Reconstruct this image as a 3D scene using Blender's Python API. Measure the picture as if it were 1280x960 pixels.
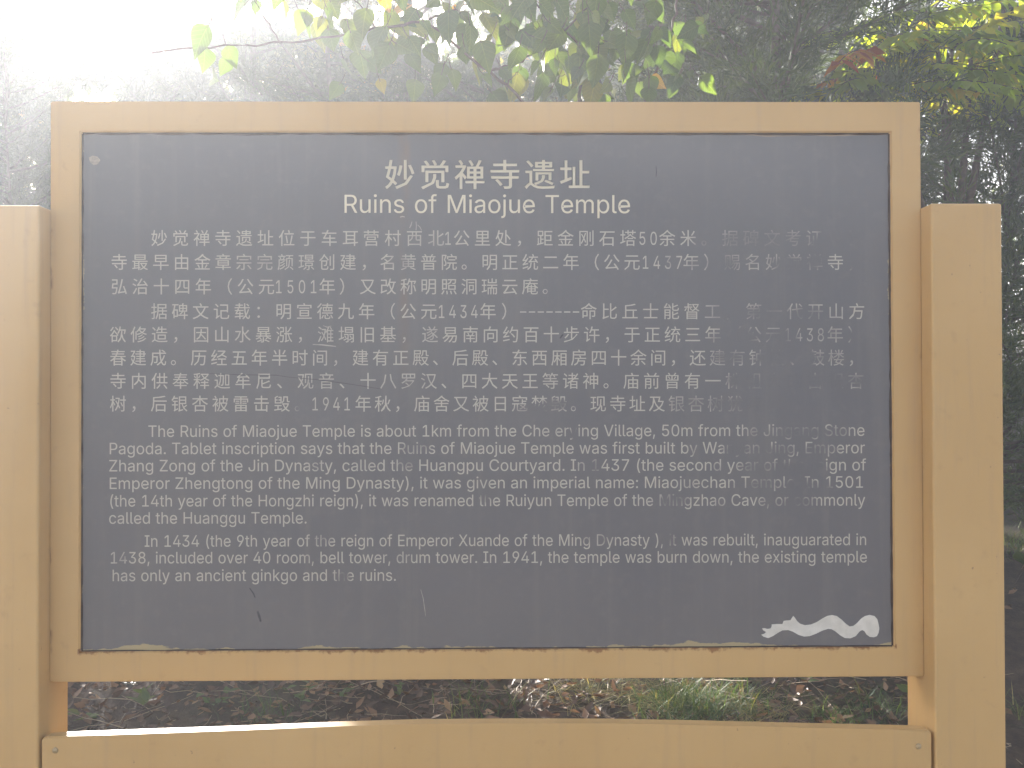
import bpy, bmesh, math, random
import numpy as np
from mathutils import Vector, Matrix

for o in list(bpy.data.objects):
    bpy.data.objects.remove(o)
SC = bpy.context.scene
COL = SC.collection
RNG = np.random.default_rng(7)
random.seed(7)

# ------------------------------------------------------------------ camera
FPX = 1131.0                       # focal length in photo pixels (1280 wide)
CAM = np.array([0.0217, -1.5039, 1.500])
PITCH, YAW, ROLL = 0.00994, -0.01145, 0.00297
def _rot(a, b, c):
    ca, sa, cb, sb, cc, sc = math.cos(a), math.sin(a), math.cos(b), math.sin(b), math.cos(c), math.sin(c)
    Rx = np.array([[1, 0, 0], [0, ca, -sa], [0, sa, ca]])
    Rz = np.array([[cb, -sb, 0], [sb, cb, 0], [0, 0, 1]])
    Ry = np.array([[cc, 0, sc], [0, 1, 0], [-sc, 0, cc]])
    return Rz @ Rx @ Ry
M = _rot(PITCH, YAW, ROLL)
cd = bpy.data.cameras.new('camera')
cam = bpy.data.objects.new('camera', cd)
COL.objects.link(cam)
mw = Matrix.Identity(4)
for i in range(3):
    mw[i][0], mw[i][1], mw[i][2], mw[i][3] = M[i, 0], M[i, 2], -M[i, 1], CAM[i]
cam.matrix_world = mw
cd.sensor_width = 36.0
cd.lens = 36.0 * FPX / 1280.0
cd.clip_start, cd.clip_end = 0.02, 500.0
SC.camera = cam

def ray(px, py):
    d = M @ np.array([(px - 640.0) / FPX, 1.0, -(py - 480.0) / FPX])
    return d / np.linalg.norm(d)
def at(px, py, Y):
    """the point on the vertical plane y = Y seen at photo pixel (px, py)"""
    d = ray(px, py)
    return CAM + d * ((Y - CAM[1]) / d[1])

# ------------------------------------------------------------------ sun, sky, exposure
SUN_DIR = ray(92, -12)             # towards the sun
el = math.asin(SUN_DIR[2])
az = math.atan2(SUN_DIR[0], SUN_DIR[1])      # from +y, clockwise towards +x
sl = bpy.data.lights.new('sun', 'SUN')
sl.energy = 5.0
sl.angle = math.radians(0.53)
sl.color = (1.0, 0.955, 0.89)
so = bpy.data.objects.new('sun', sl)
COL.objects.link(so)
so.rotation_euler = Vector(SUN_DIR).to_track_quat('Z', 'Y').to_euler()
so.location = (0, 0, 12)

W = bpy.data.worlds.new('World')
SC.world = W
W.use_nodes = True
nt = W.node_tree
bg = nt.nodes['Background']
sky = nt.nodes.new('ShaderNodeTexSky')
sky.sky_type = 'NISHITA'
sky.sun_disc = False
sky.sun_elevation = el
sky.sun_rotation = az
sky.air_density = 1.0
sky.dust_density = 6.0
sky.ozone_density = 0.6
nt.links.new(sky.outputs[0], bg.inputs[0])
bg.inputs[1].default_value = 0.07

VS = SC.view_settings
VS.view_transform = 'Standard'
VS.look = 'None'
VS.gamma = 1.0
VS.use_curve_mapping = False
VS.exposure = 2.76
SC.cycles.volume_bounces = 1
SC.cycles.max_bounces = 8
SC.cycles.diffuse_bounces = 4
SC.cycles.transmission_bounces = 4
SC.cycles.use_denoising = True
GLARE_DENSITY, GLARE_G = 0.0225, 0.47

# ------------------------------------------------------------------ helpers
def tag(o, label=None, cat=None, group=None, kind=None):
    if label: o['label'] = label
    if cat: o['category'] = cat
    if group: o['group'] = group
    if kind: o['kind'] = kind
    return o
def empty(name, loc=(0, 0, 0), rz=0.0):
    o = bpy.data.objects.new(name, None)
    COL.objects.link(o)
    o.location = loc
    o.rotation_euler = (0, 0, rz)
    o.empty_display_size = 0.1
    return o
def link(name, me, mat, parent=None):
    o = bpy.data.objects.new(name, me)
    COL.objects.link(o)
    if mat is not None and not me.materials:
        me.materials.append(mat)
    if parent is not None:
        o.parent = parent
    return o
def np_mesh(name, V, F, attrs=None, smooth=False):
    """V (n,3), F (m,k) with one k"""
    V = np.asarray(V, dtype=np.float32)
    F = np.asarray(F, dtype=np.int32)
    me = bpy.data.meshes.new(name)
    me.vertices.add(len(V)); me.vertices.foreach_set('co', V.ravel())
    k = F.shape[1]
    me.loops.add(F.size); me.loops.foreach_set('vertex_index', F.ravel())
    me.polygons.add(len(F)); me.polygons.foreach_set('loop_start', np.arange(0, F.size, k, dtype=np.int32))
    me.polygons.foreach_set('use_smooth', np.full(len(F), bool(smooth)))
    for nm, val in (attrs or {}).items():
        a = me.attributes.new(nm, 'FLOAT', 'POINT')
        a.data.foreach_set('value', np.asarray(val, dtype=np.float32))
    me.update(calc_edges=True)
    return me
def bm_mesh(name, bm, smooth=False):
    me = bpy.data.meshes.new(name)
    bmesh.ops.recalc_face_normals(bm, faces=bm.faces[:])
    bm.to_mesh(me); bm.free()
    if smooth:
        for p in me.polygons: p.use_smooth = True
    return me
def box_bm(lo, hi, bevel=0.0, seg=2):
    bm = bmesh.new()
    bmesh.ops.create_cube(bm, size=1.0)
    lo, hi = Vector(lo), Vector(hi)
    for v in bm.verts:
        v.co = Vector([(lo[i] + hi[i]) / 2 + v.co[i] * (hi[i] - lo[i]) for i in range(3)])
    if bevel > 0:
        bmesh.ops.bevel(bm, geom=bm.edges[:], offset=bevel, segments=seg, affect='EDGES', profile=0.5)
    return bm
class Tubes:
    """tapered tubes collected into one mesh"""
    def __init__(self): self.V, self.F, self.n = [], [], 0
    def add(self, pts, rad, sides=6):
        pts = np.asarray(pts, float); rad = np.asarray(rad, float)
        if rad.ndim == 0: rad = np.full(len(pts), float(rad))
        t = np.gradient(pts, axis=0); t /= np.linalg.norm(t, axis=1)[:, None] + 1e-9
        ref = np.array([0.31, 0.17, 0.93]) if abs(t[0][2]) < 0.8 else np.array([1.0, 0.1, 0.0])
        u = np.cross(t, ref); u /= np.linalg.norm(u, axis=1)[:, None] + 1e-9
        w = np.cross(t, u)
        a = np.linspace(0, 2 * math.pi, sides, endpoint=False)
        ring = pts[:, None, :] + rad[:, None, None] * (np.cos(a)[None, :, None] * u[:, None, :] + np.sin(a)[None, :, None] * w[:, None, :])
        self.V.append(ring.reshape(-1, 3))
        m = len(pts)
        i = np.arange(m - 1)[:, None] * sides; j = np.arange(sides)[None, :]; j2 = (j + 1) % sides
        f = np.stack([i + j, i + j2, i + sides + j2, i + sides + j], axis=-1).reshape(-1, 4) + self.n
        self.F.append(f); self.n += m * sides
    def mesh(self, name): return np_mesh(name, np.concatenate(self.V), np.concatenate(self.F), smooth=True)

# ------------------------------------------------------------------ materials
def new_mat(name):
    m = bpy.data.materials.new(name)
    m.use_nodes = True
    t = m.node_tree
    for n in list(t.nodes): t.nodes.remove(n)
    return m, t
def N(t, typ, **kw):
    n = t.nodes.new(typ)
    for k, v in kw.items(): setattr(n, k, v)
    return n
def L(t, a, b): t.links.new(a, b)
def mathn(t, op, a, b=None, c=None, clamp=False):
    n = N(t, 'ShaderNodeMath', operation=op, use_clamp=clamp)
    for i, x in enumerate((a, b, c)):
        if x is None: continue
        if isinstance(x, (int, float)): n.inputs[i].default_value = x
        else: L(t, x, n.inputs[i])
    return n.outputs[0]
def mixc(t, fac, a, b, blend='MIX'):
    n = N(t, 'ShaderNodeMix', data_type='RGBA', blend_type=blend)
    if isinstance(fac, (int, float)): n.inputs[0].default_value = fac
    else: L(t, fac, n.inputs[0])
    for s, x in ((6, a), (7, b)):
        if isinstance(x, (tuple, list)): n.inputs[s].default_value = (*x[:3], 1)
        else: L(t, x, n.inputs[s])
    return n.outputs[2]
def noise(t, scale, detail=3.0, rough=0.55, vec=None, stretch=None):
    n = N(t, 'ShaderNodeTexNoise')
    n.inputs['Scale'].default_value = scale
    n.inputs['Detail'].default_value = detail
    n.inputs['Roughness'].default_value = rough
    if vec is None:
        vec = N(t, 'ShaderNodeTexCoord').outputs['Object']
    if stretch:
        mp = N(t, 'ShaderNodeMapping'); mp.inputs['Scale'].default_value = stretch
        L(t, vec, mp.inputs[0]); vec = mp.outputs[0]
    L(t, vec, n.inputs['Vector'])
    return n.outputs[0]
def smooth(t, x, lo, hi):
    n = N(t, 'ShaderNodeMapRange', interpolation_type='SMOOTHSTEP')
    L(t, x, n.inputs[0])
    n.inputs[1].default_value, n.inputs[2].default_value = lo, hi
    return n.outputs[0]
def bump(t, h, strength, dist=0.01):
    n = N(t, 'ShaderNodeBump'); n.inputs['Strength'].default_value = strength; n.inputs['Distance'].default_value = dist
    L(t, h, n.inputs['Height']); return n.outputs[0]
def principled(t, color, rough, normal=None, spec=0.5):
    p = N(t, 'ShaderNodeBsdfPrincipled')
    if isinstance(color, (tuple, list)): p.inputs['Base Color'].default_value = (*color, 1)
    else: L(t, color, p.inputs['Base Color'])
    if isinstance(rough, (int, float)): p.inputs['Roughness'].default_value = rough
    else: L(t, rough, p.inputs['Roughness'])
    p.inputs['Specular IOR Level'].default_value = spec
    if normal is not None: L(t, normal, p.inputs['Normal'])
    return p
def out(t, sh):
    o = N(t, 'ShaderNodeOutputMaterial'); L(t, sh, o.inputs['Surface'])
def objxyz(t):
    s = N(t, 'ShaderNodeSeparateXYZ'); L(t, N(t, 'ShaderNodeTexCoord').outputs['Object'], s.inputs[0])
    return s.outputs
def attr(t, name):
    n = N(t, 'ShaderNodeAttribute'); n.attribute_name = name; return n.outputs['Fac']

# sign geometry constants (metres, sign plane y = 0, sign centre z = ZC)
ZC = CAM[2] + 0.006 - 0.0
FW, FH = 1.450, 0.9605
FT = 0.0498
PX0, PX1 = -FW / 2 + FT, FW / 2 - FT - 0.0005
PZ0, PZ1 = ZC - FH / 2 + 0.0490, ZC + FH / 2 - 0.0512
PY = 0.007                          # panel face lies a little behind the frame face

def mat_paint(name, rust=False):
    m, t = new_mat(name)
    n1 = noise(t, 2.2, 4); n2 = noise(t, 38, 4); n3 = noise(t, 420, 2)
    c = mixc(t, smooth(t, n1, .35, .7), (.495, .312, .126), (.54, .348, .148))
    c = mixc(t, mathn(t, 'MULTIPLY', smooth(t, n2, .60, .78), .22), c, (.33, .21, .10))
    # dull weather streaks running down
    st = noise(t, 9, 4, .6, stretch=(6, 6, .35))
    c = mixc(t, mathn(t, 'MULTIPLY', smooth(t, st, .50, .78), .30), c, (.36, .25, .14))
    sp = noise(t, 130, 2, .5)
    c = mixc(t, mathn(t, 'MULTIPLY', smooth(t, sp, .765, .785), .6), c, (.20, .12, .06))
    if rust:
        x, y, z = objxyz(t)
        dz = mathn(t, 'SUBTRACT', PZ0 + .001, z)
        inx = mathn(t, 'LESS_THAN', mathn(t, 'ABSOLUTE', x), PX1 + .004)
        rn = noise(t, 13, 4, .7, stretch=(1.0, 1, .5)); rf = noise(t, 120, 4, .7)
        v = mathn(t, 'ADD', mathn(t, 'MULTIPLY', rn, .7), mathn(t, 'MULTIPLY', rf, .3))
        lim = mathn(t, 'ADD', .445, mathn(t, 'MULTIPLY', mathn(t, 'ABSOLUTE', dz), 16.0))
        k = mathn(t, 'MULTIPLY', mathn(t, 'MULTIPLY', inx, mathn(t, 'GREATER_THAN', dz, -.004)), smooth(t, mathn(t, 'SUBTRACT', v, lim), -.02, .07))
        c = mixc(t, mathn(t, 'MULTIPLY', k, .8, clamp=True), c, (.20, .075, .022))
        # rust creeping along the outer vertical seams
        sx = smooth(t, mathn(t, 'ABSOLUTE', mathn(t, 'SUBTRACT', mathn(t, 'ABSOLUTE', x), FW / 2)), .007, .0)
        rn2 = noise(t, 30, 3, .6, stretch=(1, 1, .5))
        c = mixc(t, mathn(t, 'MULTIPLY', mathn(t, 'MULTIPLY', sx, smooth(t, rn2, .55, .68)), .75), c, (.16, .065, .025))
    h = mathn(t, 'ADD', mathn(t, 'MULTIPLY', n3, .5), n2)
    p = principled(t, c, mathn(t, 'ADD', mathn(t, 'MULTIPLY', n2, .18), .42), bump(t, h, .12, .002), .4)
    out(t, p.outputs[0]); return m

def panel_color(t):
    """the enamel's own colour: slate with slight mottling and fine scuffs"""
    n1 = noise(t, 3.0, 4); n2 = noise(t, 60, 3)
    c = mixc(t, smooth(t, n1, .3, .7), (.122, .117, .124), (.140, .132, .135))
    st = noise(t, 26, 4, .6, stretch=(1.6, 1, .06))
    c = mixc(t, mathn(t, 'MULTIPLY', smooth(t, st, .48, .75), .40), c, (.172, .160, .150))
    return mixc(t, mathn(t, 'MULTIPLY', smooth(t, n2, .5, .8), .35), c, (.175, .162, .154))

def mat_panel():
    m, t = new_mat('slate_enamel')
    x, y, z = objxyz(t)
    c = panel_color(t)
    # pale peeled strip along the bottom edge, ragged on its upper side
    dz = mathn(t, 'SUBTRACT', z, PZ0)
    prof = noise(t, 4.2, 4, .65, stretch=(1, 0, 0))
    rag = noise(t, 70, 4, .7, stretch=(.6, 1, 2.2))
    hgt = mathn(t, 'ADD', mathn(t, 'MULTIPLY', mathn(t, 'SUBTRACT', prof, .44), .058), mathn(t, 'MULTIPLY', mathn(t, 'SUBTRACT', rag, .5), .014))
    mb = smooth(t, mathn(t, 'SUBTRACT', hgt, dz), .000, .0018)
    c = mixc(t, mathn(t, 'MULTIPLY', mb, .95), c, (.42, .33, .17))
    # same on the lower part of the side edges
    dx = mathn(t, 'MINIMUM', mathn(t, 'SUBTRACT', x, PX0), mathn(t, 'SUBTRACT', PX1, x))
    prof2 = noise(t, 5.0, 4, .65, stretch=(0, 0, 1))
    h2 = mathn(t, 'ADD', mathn(t, 'MULTIPLY', mathn(t, 'SUBTRACT', prof2, .47), .03), mathn(t, 'MULTIPLY', mathn(t, 'SUBTRACT', rag, .5), .012))
    ms = smooth(t, mathn(t, 'SUBTRACT', h2, dx), .0, .0018)
    c = mixc(t, mathn(t, 'MULTIPLY', ms, .75), c, (.36, .29, .17))
    # thin weathered wood-coloured strip at the top edge
    dt = mathn(t, 'SUBTRACT', PZ1, z)
    prof3 = noise(t, 3.0, 5, .6, stretch=(1, 0, 0))
    h3 = mathn(t, 'MULTIPLY', mathn(t, 'SUBTRACT', prof3, .40), .028)
    mt = smooth(t, mathn(t, 'SUBTRACT', h3, dt), .0, .001)
    c = mixc(t, mathn(t, 'MULTIPLY', mt, .8), c, mixc(t, smooth(t, noise(t, 30, 3, .6, stretch=(.3, 1, 4)), .4, .65), (.05, .035, .03), (.33, .24, .16)))
    # rust run below the title
    wob = mathn(t, 'MULTIPLY', mathn(t, 'SUBTRACT', noise(t, 6, 3, .6, stretch=(0, 0, 1)), .5), .02)
    xr = mathn(t, 'ABSOLUTE', mathn(t, 'SUBTRACT', mathn(t, 'ADD', x, wob), at(505, 300, PY)[0]))
    mr = mathn(t, 'MULTIPLY', smooth(t, xr, .016, .0), smooth(t, z, at(500, 540, PY)[2], at(500, 300, PY)[2]))
    mr = mathn(t, 'MULTIPLY', mr, smooth(t, noise(t, 18, 4, .6, stretch=(1.5, 1, .3)), .40, .65))
    c = mixc(t, mathn(t, 'MULTIPLY', mr, .35), c, (.24, .13, .06))
    # dust film gathered near the bottom
    c = mixc(t, mathn(t, 'MULTIPLY', mathn(t, 'MULTIPLY', smooth(t, dz, .16, .0), noise(t, 25, 4, .6, stretch=(.6, 1, 1.6))), .30), c, (.19, .165, .14))
    rg = mathn(t, 'ADD', mathn(t, 'MULTIPLY', noise(t, 14, 4), .22), .30)
    nb = mathn(t, 'ADD', noise(t, 5, 3), mathn(t, 'MULTIPLY', noise(t, 240, 2), .06))
    p = principled(t, c, rg, bump(t, nb, .12, .004), .45)
    out(t, p.outputs[0]); return m

def mat_letter(name, col, keep):
    """paint of the lettering; where it has worn off the enamel shows"""
    m, t = new_mat(name)
    w = attr(t, 'wear')
    n = noise(t, 95, 4, .65); n2 = noise(t, 17, 3, .6)
    v = mathn(t, 'ADD', mathn(t, 'MULTIPLY', n, .40), mathn(t, 'MULTIPLY', n2, .60))
    a = mathn(t, 'MULTIPLY', smooth(t, mathn(t, 'SUBTRACT', mathn(t, 'ADD', v, .38), w), -.05, .78), keep * 1.12, clamp=True)
    c = mixc(t, a, panel_color(t), col)
    p = principled(t, c, .5, None, .4)
    out(t, p.outputs[0]); return m

def mat_simple(name, c0, c1, scale, rough=.6, bmp=0.0, spec=.4, detail=4):
    m, t = new_mat(name)
    n = noise(t, scale, detail)
    p = principled(t, mixc(t, smooth(t, n, .3, .7), c0, c1), rough, bump(t, n, bmp, .01) if bmp else None, spec)
    out(t, p.outputs[0]); return m

def mat_leaf(name, stops, transl=.45, rough=.5, spec=.35, tcol=None, veins=False):
    """leaf with a per-leaf tint: stops = [(pos, colour)...]"""
    m, t = new_mat(name)
    cr = N(t, 'ShaderNodeValToRGB')
    e = cr.color_ramp.elements
    while len(e) < len(stops): e.new(0.5)
    for i, (p_, c_) in enumerate(stops):
        e[i].position = p_; e[i].color = (*c_, 1)
    L(t, attr(t, 'tint'), cr.inputs[0])
    c = mixc(t, mathn(t, 'MULTIPLY', smooth(t, noise(t, 45, 3), .45, .75), .35), cr.outputs[0], mixc(t, 1.0, cr.outputs[0], (.75, .6, .35), 'MULTIPLY'))
    nrm = None
    if veins:
        al, ac = attr(t, 'along'), attr(t, 'across')
        w = N(t, 'ShaderNodeMath', operation='PINGPONG'); L(t, mathn(t, 'SUBTRACT', al, mathn(t, 'MULTIPLY', ac, .8)), w.inputs[0]); w.inputs[1].default_value = .065
        vn = mathn(t, 'MAXIMUM', smooth(t, ac, .022, .0), mathn(t, 'MULTIPLY', smooth(t, w.outputs[0], .012, .0), .6))
        c = mixc(t, mathn(t, 'MULTIPLY', vn, .55), c, mixc(t, 1.0, c, (1.9, 1.6, 1.2), 'MULTIPLY'))
        nrm = bump(t, mathn(t, 'ADD', vn, mathn(t, 'MULTIPLY', noise(t, 30, 3), .8)), .5, .006)
    p = principled(t, c, rough, nrm, spec)
    tr = N(t, 'ShaderNodeBsdfTranslucent')
    L(t, mixc(t, 1.0, c, tcol or (1.5, 1.35, .5), 'MULTIPLY'), tr.inputs[0])
    mx = N(t, 'ShaderNodeMixShader'); mx.inputs[0].default_value = transl
    L(t, p.outputs[0], mx.inputs[1]); L(t, tr.outputs[0], mx.inputs[2])
    out(t, mx.outputs[0]); return m

MAT_PAINT = mat_paint('beige_paint')
MAT_FRAME = mat_paint('beige_paint_rusting', True)
MAT_PANEL = mat_panel()
MAT_TITLE = mat_letter('title_paint', (.64, .575, .43), .92)
MAT_TEXT = mat_letter('text_paint', (.54, .50, .41), .70)
MAT_SEAL = mat_simple('old_sealant', (.035, .022, .02), (.075, .048, .035), 40, .75)
MAT_SMEAR = mat_simple('white_smear', (.55, .515, .45), (.64, .60, .53), 60, .55, .2)
MAT_STEEL = mat_simple('screw_metal', (.34, .25, .14), (.45, .33, .18), 300, .45)
MAT_SCRATCH = mat_simple('scratched_bare', (.30, .28, .24), (.42, .39, .33), 90, .6)
MAT_CHIP = mat_simple('chipped_enamel', (.20, .18, .15), (.32, .28, .22), 160, .6)
MAT_SCUFF = mat_simple('dark_scuff', (.05, .048, .052), (.075, .072, .075), 90, .6)
MAT_BARK = mat_simple('cypress_bark', (.055, .038, .026), (.13, .095, .07), 22, .9, .6, .15)
MAT_TWIG = mat_simple('twig_bark', (.06, .038, .03), (.11, .07, .055), 40, .8, .3, .2)
MAT_CYP = mat_leaf('cypress_needles', [(0, (.036, .058, .014)), (.55, (.075, .108, .020)), (.85, (.135, .155, .026)), (1, (.22, .16, .032))], .30, .55, .3, (1.5, 1.5, .6))
MAT_BROAD = mat_leaf('broad_leaves', [(0, (.042, .080, .020)), (.55, (.080, .125, .025)), (.80, (.16, .175, .028)), (.93, (.24, .19, .03)), (1, (.42, .22, .02))], .50, .40, .45, (1.55, 1.5, .55), True)
MAT_SUMAC = mat_leaf('yellowing_leaflets', [(0, (.13, .21, .025)), (.45, (.29, .37, .03)), (.80, (.50, .44, .03)), (.93, (.50, .22, .02)), (1, (.36, .08, .02))], .62, .5, .3, (1.6, 1.5, .6))
MAT_GRASS = mat_leaf('grass_blades', [(0, (.030, .075, .018)), (.6, (.075, .13, .028)), (.85, (.19, .19, .06)), (1, (.56, .45, .26))], .40, .5, .3)
MAT_LITTER = mat_leaf('fallen_leaves', [(0, (.05, .030, .020)), (.4, (.13, .072, .042)), (.75, (.25, .145, .078)), (.93, (.32, .20, .10)), (1, (.42, .29, .12))], .18, .55, .4, (1.3, 1.0, .6))
def mat_ground():
    m, t = new_mat('forest_soil')
    pos = N(t, 'ShaderNodeNewGeometry').outputs['Position']
    n1 = noise(t, 1.1, 5, .6, pos); n2 = noise(t, 14, 5, .65, pos); n3 = noise(t, 90, 3, .6, pos)
    c = mixc(t, smooth(t, n2, .35, .7), (.040, .027, .018), (.095, .062, .040))
    c = mixc(t, mathn(t, 'MULTIPLY', smooth(t, n1, .5, .7), .5), c, (.045, .050, .020))
    c = mixc(t, mathn(t, 'MULTIPLY', smooth(t, n3, .55, .75), .6), c, (.14, .10, .065))
    p = principled(t, c, .95, bump(t, mathn(t, 'ADD', n2, n3), .6, .02), .15)
    out(t, p.outputs[0]); return m
MAT_GROUND = mat_ground()

# ------------------------------------------------------------------ ground
def gz(x, y):
    x = np.asarray(x, float); y = np.asarray(y, float)
    s = np.clip((y - 1.0) / 0.9, 0, 1); s = s * s * (3 - 2 * s)
    rise = 0.20 * np.maximum(y - 1.25, 0) * s
    rise = np.where(y > 9, 0.20 * 7.75 + 0.10 * (y - 9), rise)
    b = 0.035 * np.sin(1.9 * x + 0.6 * y) * np.sin(1.3 * y - 0.4 * x) + 0.012 * np.sin(7.1 * x + 1.3) * np.sin(6.3 * y)
    return np.maximum(rise, 0) + b * np.clip((y - 0.3) / 1.2, 0, 1)
def build_ground():
    xs = np.concatenate([np.linspace(-150, -8, 30), np.linspace(-7.8, 7.8, 131), np.linspace(8, 150, 30)])
    ys = np.concatenate([np.linspace(-60, -3, 18), np.linspace(-2.8, 9.5, 124), np.linspace(9.8, 160, 50)])
    X, Y = np.meshgrid(xs, ys)
    yc = np.minimum(Y, 40.0)
    Z = gz(X, yc)
    V = np.stack([X, Y, Z], -1).reshape(-1, 3)
    nx = len(xs); i = np.arange(len(ys) - 1)[:, None] * nx; j = np.arange(nx - 1)[None, :]
    F = np.stack([i + j, i + j + 1, i + nx + j + 1, i + nx + j], -1).reshape(-1, 4)
    o = link('ground', np_mesh('ground', V, F, smooth=True), MAT_GROUND)
    tag(o, 'leaf strewn forest soil rising into a bank behind the sign', 'ground', kind='structure')
build_ground()
def build_bounce_path():
    # unseen pale ground, added to bounce warm light onto the sign front
    xs = np.linspace(-14, 14, 60); V, F = [], []
    for x in xs:
        w = .12 * math.sin(x * 1.1) + .07 * math.sin(x * 2.7)
        for y in (-6.0 + w, -3.5, -1.2, .12 + w * .6): V.append((x, y, float(gz(x, y)) + .006))
    for i in range(len(xs) - 1):
        for j in range(3): F.append((4 * i + j, 4 * i + 4 + j, 4 * i + 5 + j, 4 * i + 1 + j))
    m, t = new_mat('bounce_dust')
    pos = N(t, 'ShaderNodeNewGeometry').outputs['Position']
    n1 = noise(t, 1.5, 5, .6, pos); n2 = noise(t, 40, 4, .6, pos)
    c = mixc(t, smooth(t, n1, .3, .7), (.42, .33, .22), (.52, .42, .29))
    c = mixc(t, mathn(t, 'MULTIPLY', smooth(t, n2, .5, .8), .5), c, (.30, .22, .15))
    out(t, principled(t, c, .9, bump(t, n2, .4, .01), .2).outputs[0])
    tag(link('bounce_path', np_mesh('bounce_path', V, F), m), 'added unseen pale ground that bounces warm light onto the notice board', 'bounce_path', kind='structure')
build_bounce_path()

# ------------------------------------------------------------------ gaps in the foliage where sunlight comes through
S = np.array(SUN_DIR)
GAPS = []
def gap(p, r): GAPS.append((np.asarray(p, float), r))
def ground_at(px, py):
    d = ray(px, py); t = 1.0
    for _ in range(4000):
        p = CAM + d * t
        if p[2] < gz(p[0], p[1]): break
        t += 0.004
    return p
gap(CAM, 0.16)
for px, py, Y, r in ((1105, 60, 3.0, .30), (1160, 40, 3.0, .34), (1225, 40, 3.0, .34), (1185, 80, 3.0, .24), (1260, 90, 5.6, .2), (780, 100, 1.6, .08), (845, 40, 1.8, .06), (660, 60, 1.5, .04)):
    gap(at(px, py, Y), r)
for px, py, r in ((820, 884, .17), (870, 878, .2), (920, 870, .19), (770, 862, .18), (700, 864, .13), (960, 884, .14), (1010, 890, .09), (640, 858, .05), (960, 890, .07), (1090, 880, .14), (1040, 868, .05), (1275, 680, .16), (130, 868, .035), (175, 860, .03), (560, 868, .03)):
    gap(ground_at(px, py), r)
gap(at(150, 915, -.02), .030); gap(at(215, 913, -.02), .035); gap(at(345, 911, -.02), .022); gap(at(270, 912, -.02), .022)
_g = np.random.default_rng(77)
for _ in range(46):
    px = _g.uniform(850, 1290); py = _g.uniform(0, 135) if px < 1150 else _g.uniform(0, 420)
    gap(at(px, py, _g.uniform(2.2, 5.5)), _g.uniform(.025, .055))
def in_gaps(P, smin=.25):
    """points that lie inside one of the sunlit gaps"""
    k = np.zeros(len(P), bool)
    for g, r in GAPS:
        d = P - g; s = d @ S
        q = np.linalg.norm(d - s[:, None] * S, axis=1)
        k |= (s > smin) & (q < r + 0.012 * s)
    # the bright opening in the canopy round the sun, seen from before the sign
    d = P - CAM; s = d @ S
    ang = np.degrees(np.arccos(np.clip(s / (np.linalg.norm(d, axis=1) + 1e-9), -1, 1)))
    w = 3.8 + 1.1 * np.sin(P[:, 0] * 3.1 + P[:, 2] * 2.3) + 1.0 * np.sin(P[:, 2] * 7.7 - P[:, 0] * 5.0)
    k |= (ang < w)
    return k

# ------------------------------------------------------------------ the sign
sign = empty('information_sign', (0, 0, 0))
tag(sign, 'beige framed notice board with worn slate panel of bilingual text between two posts', 'sign')

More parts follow.
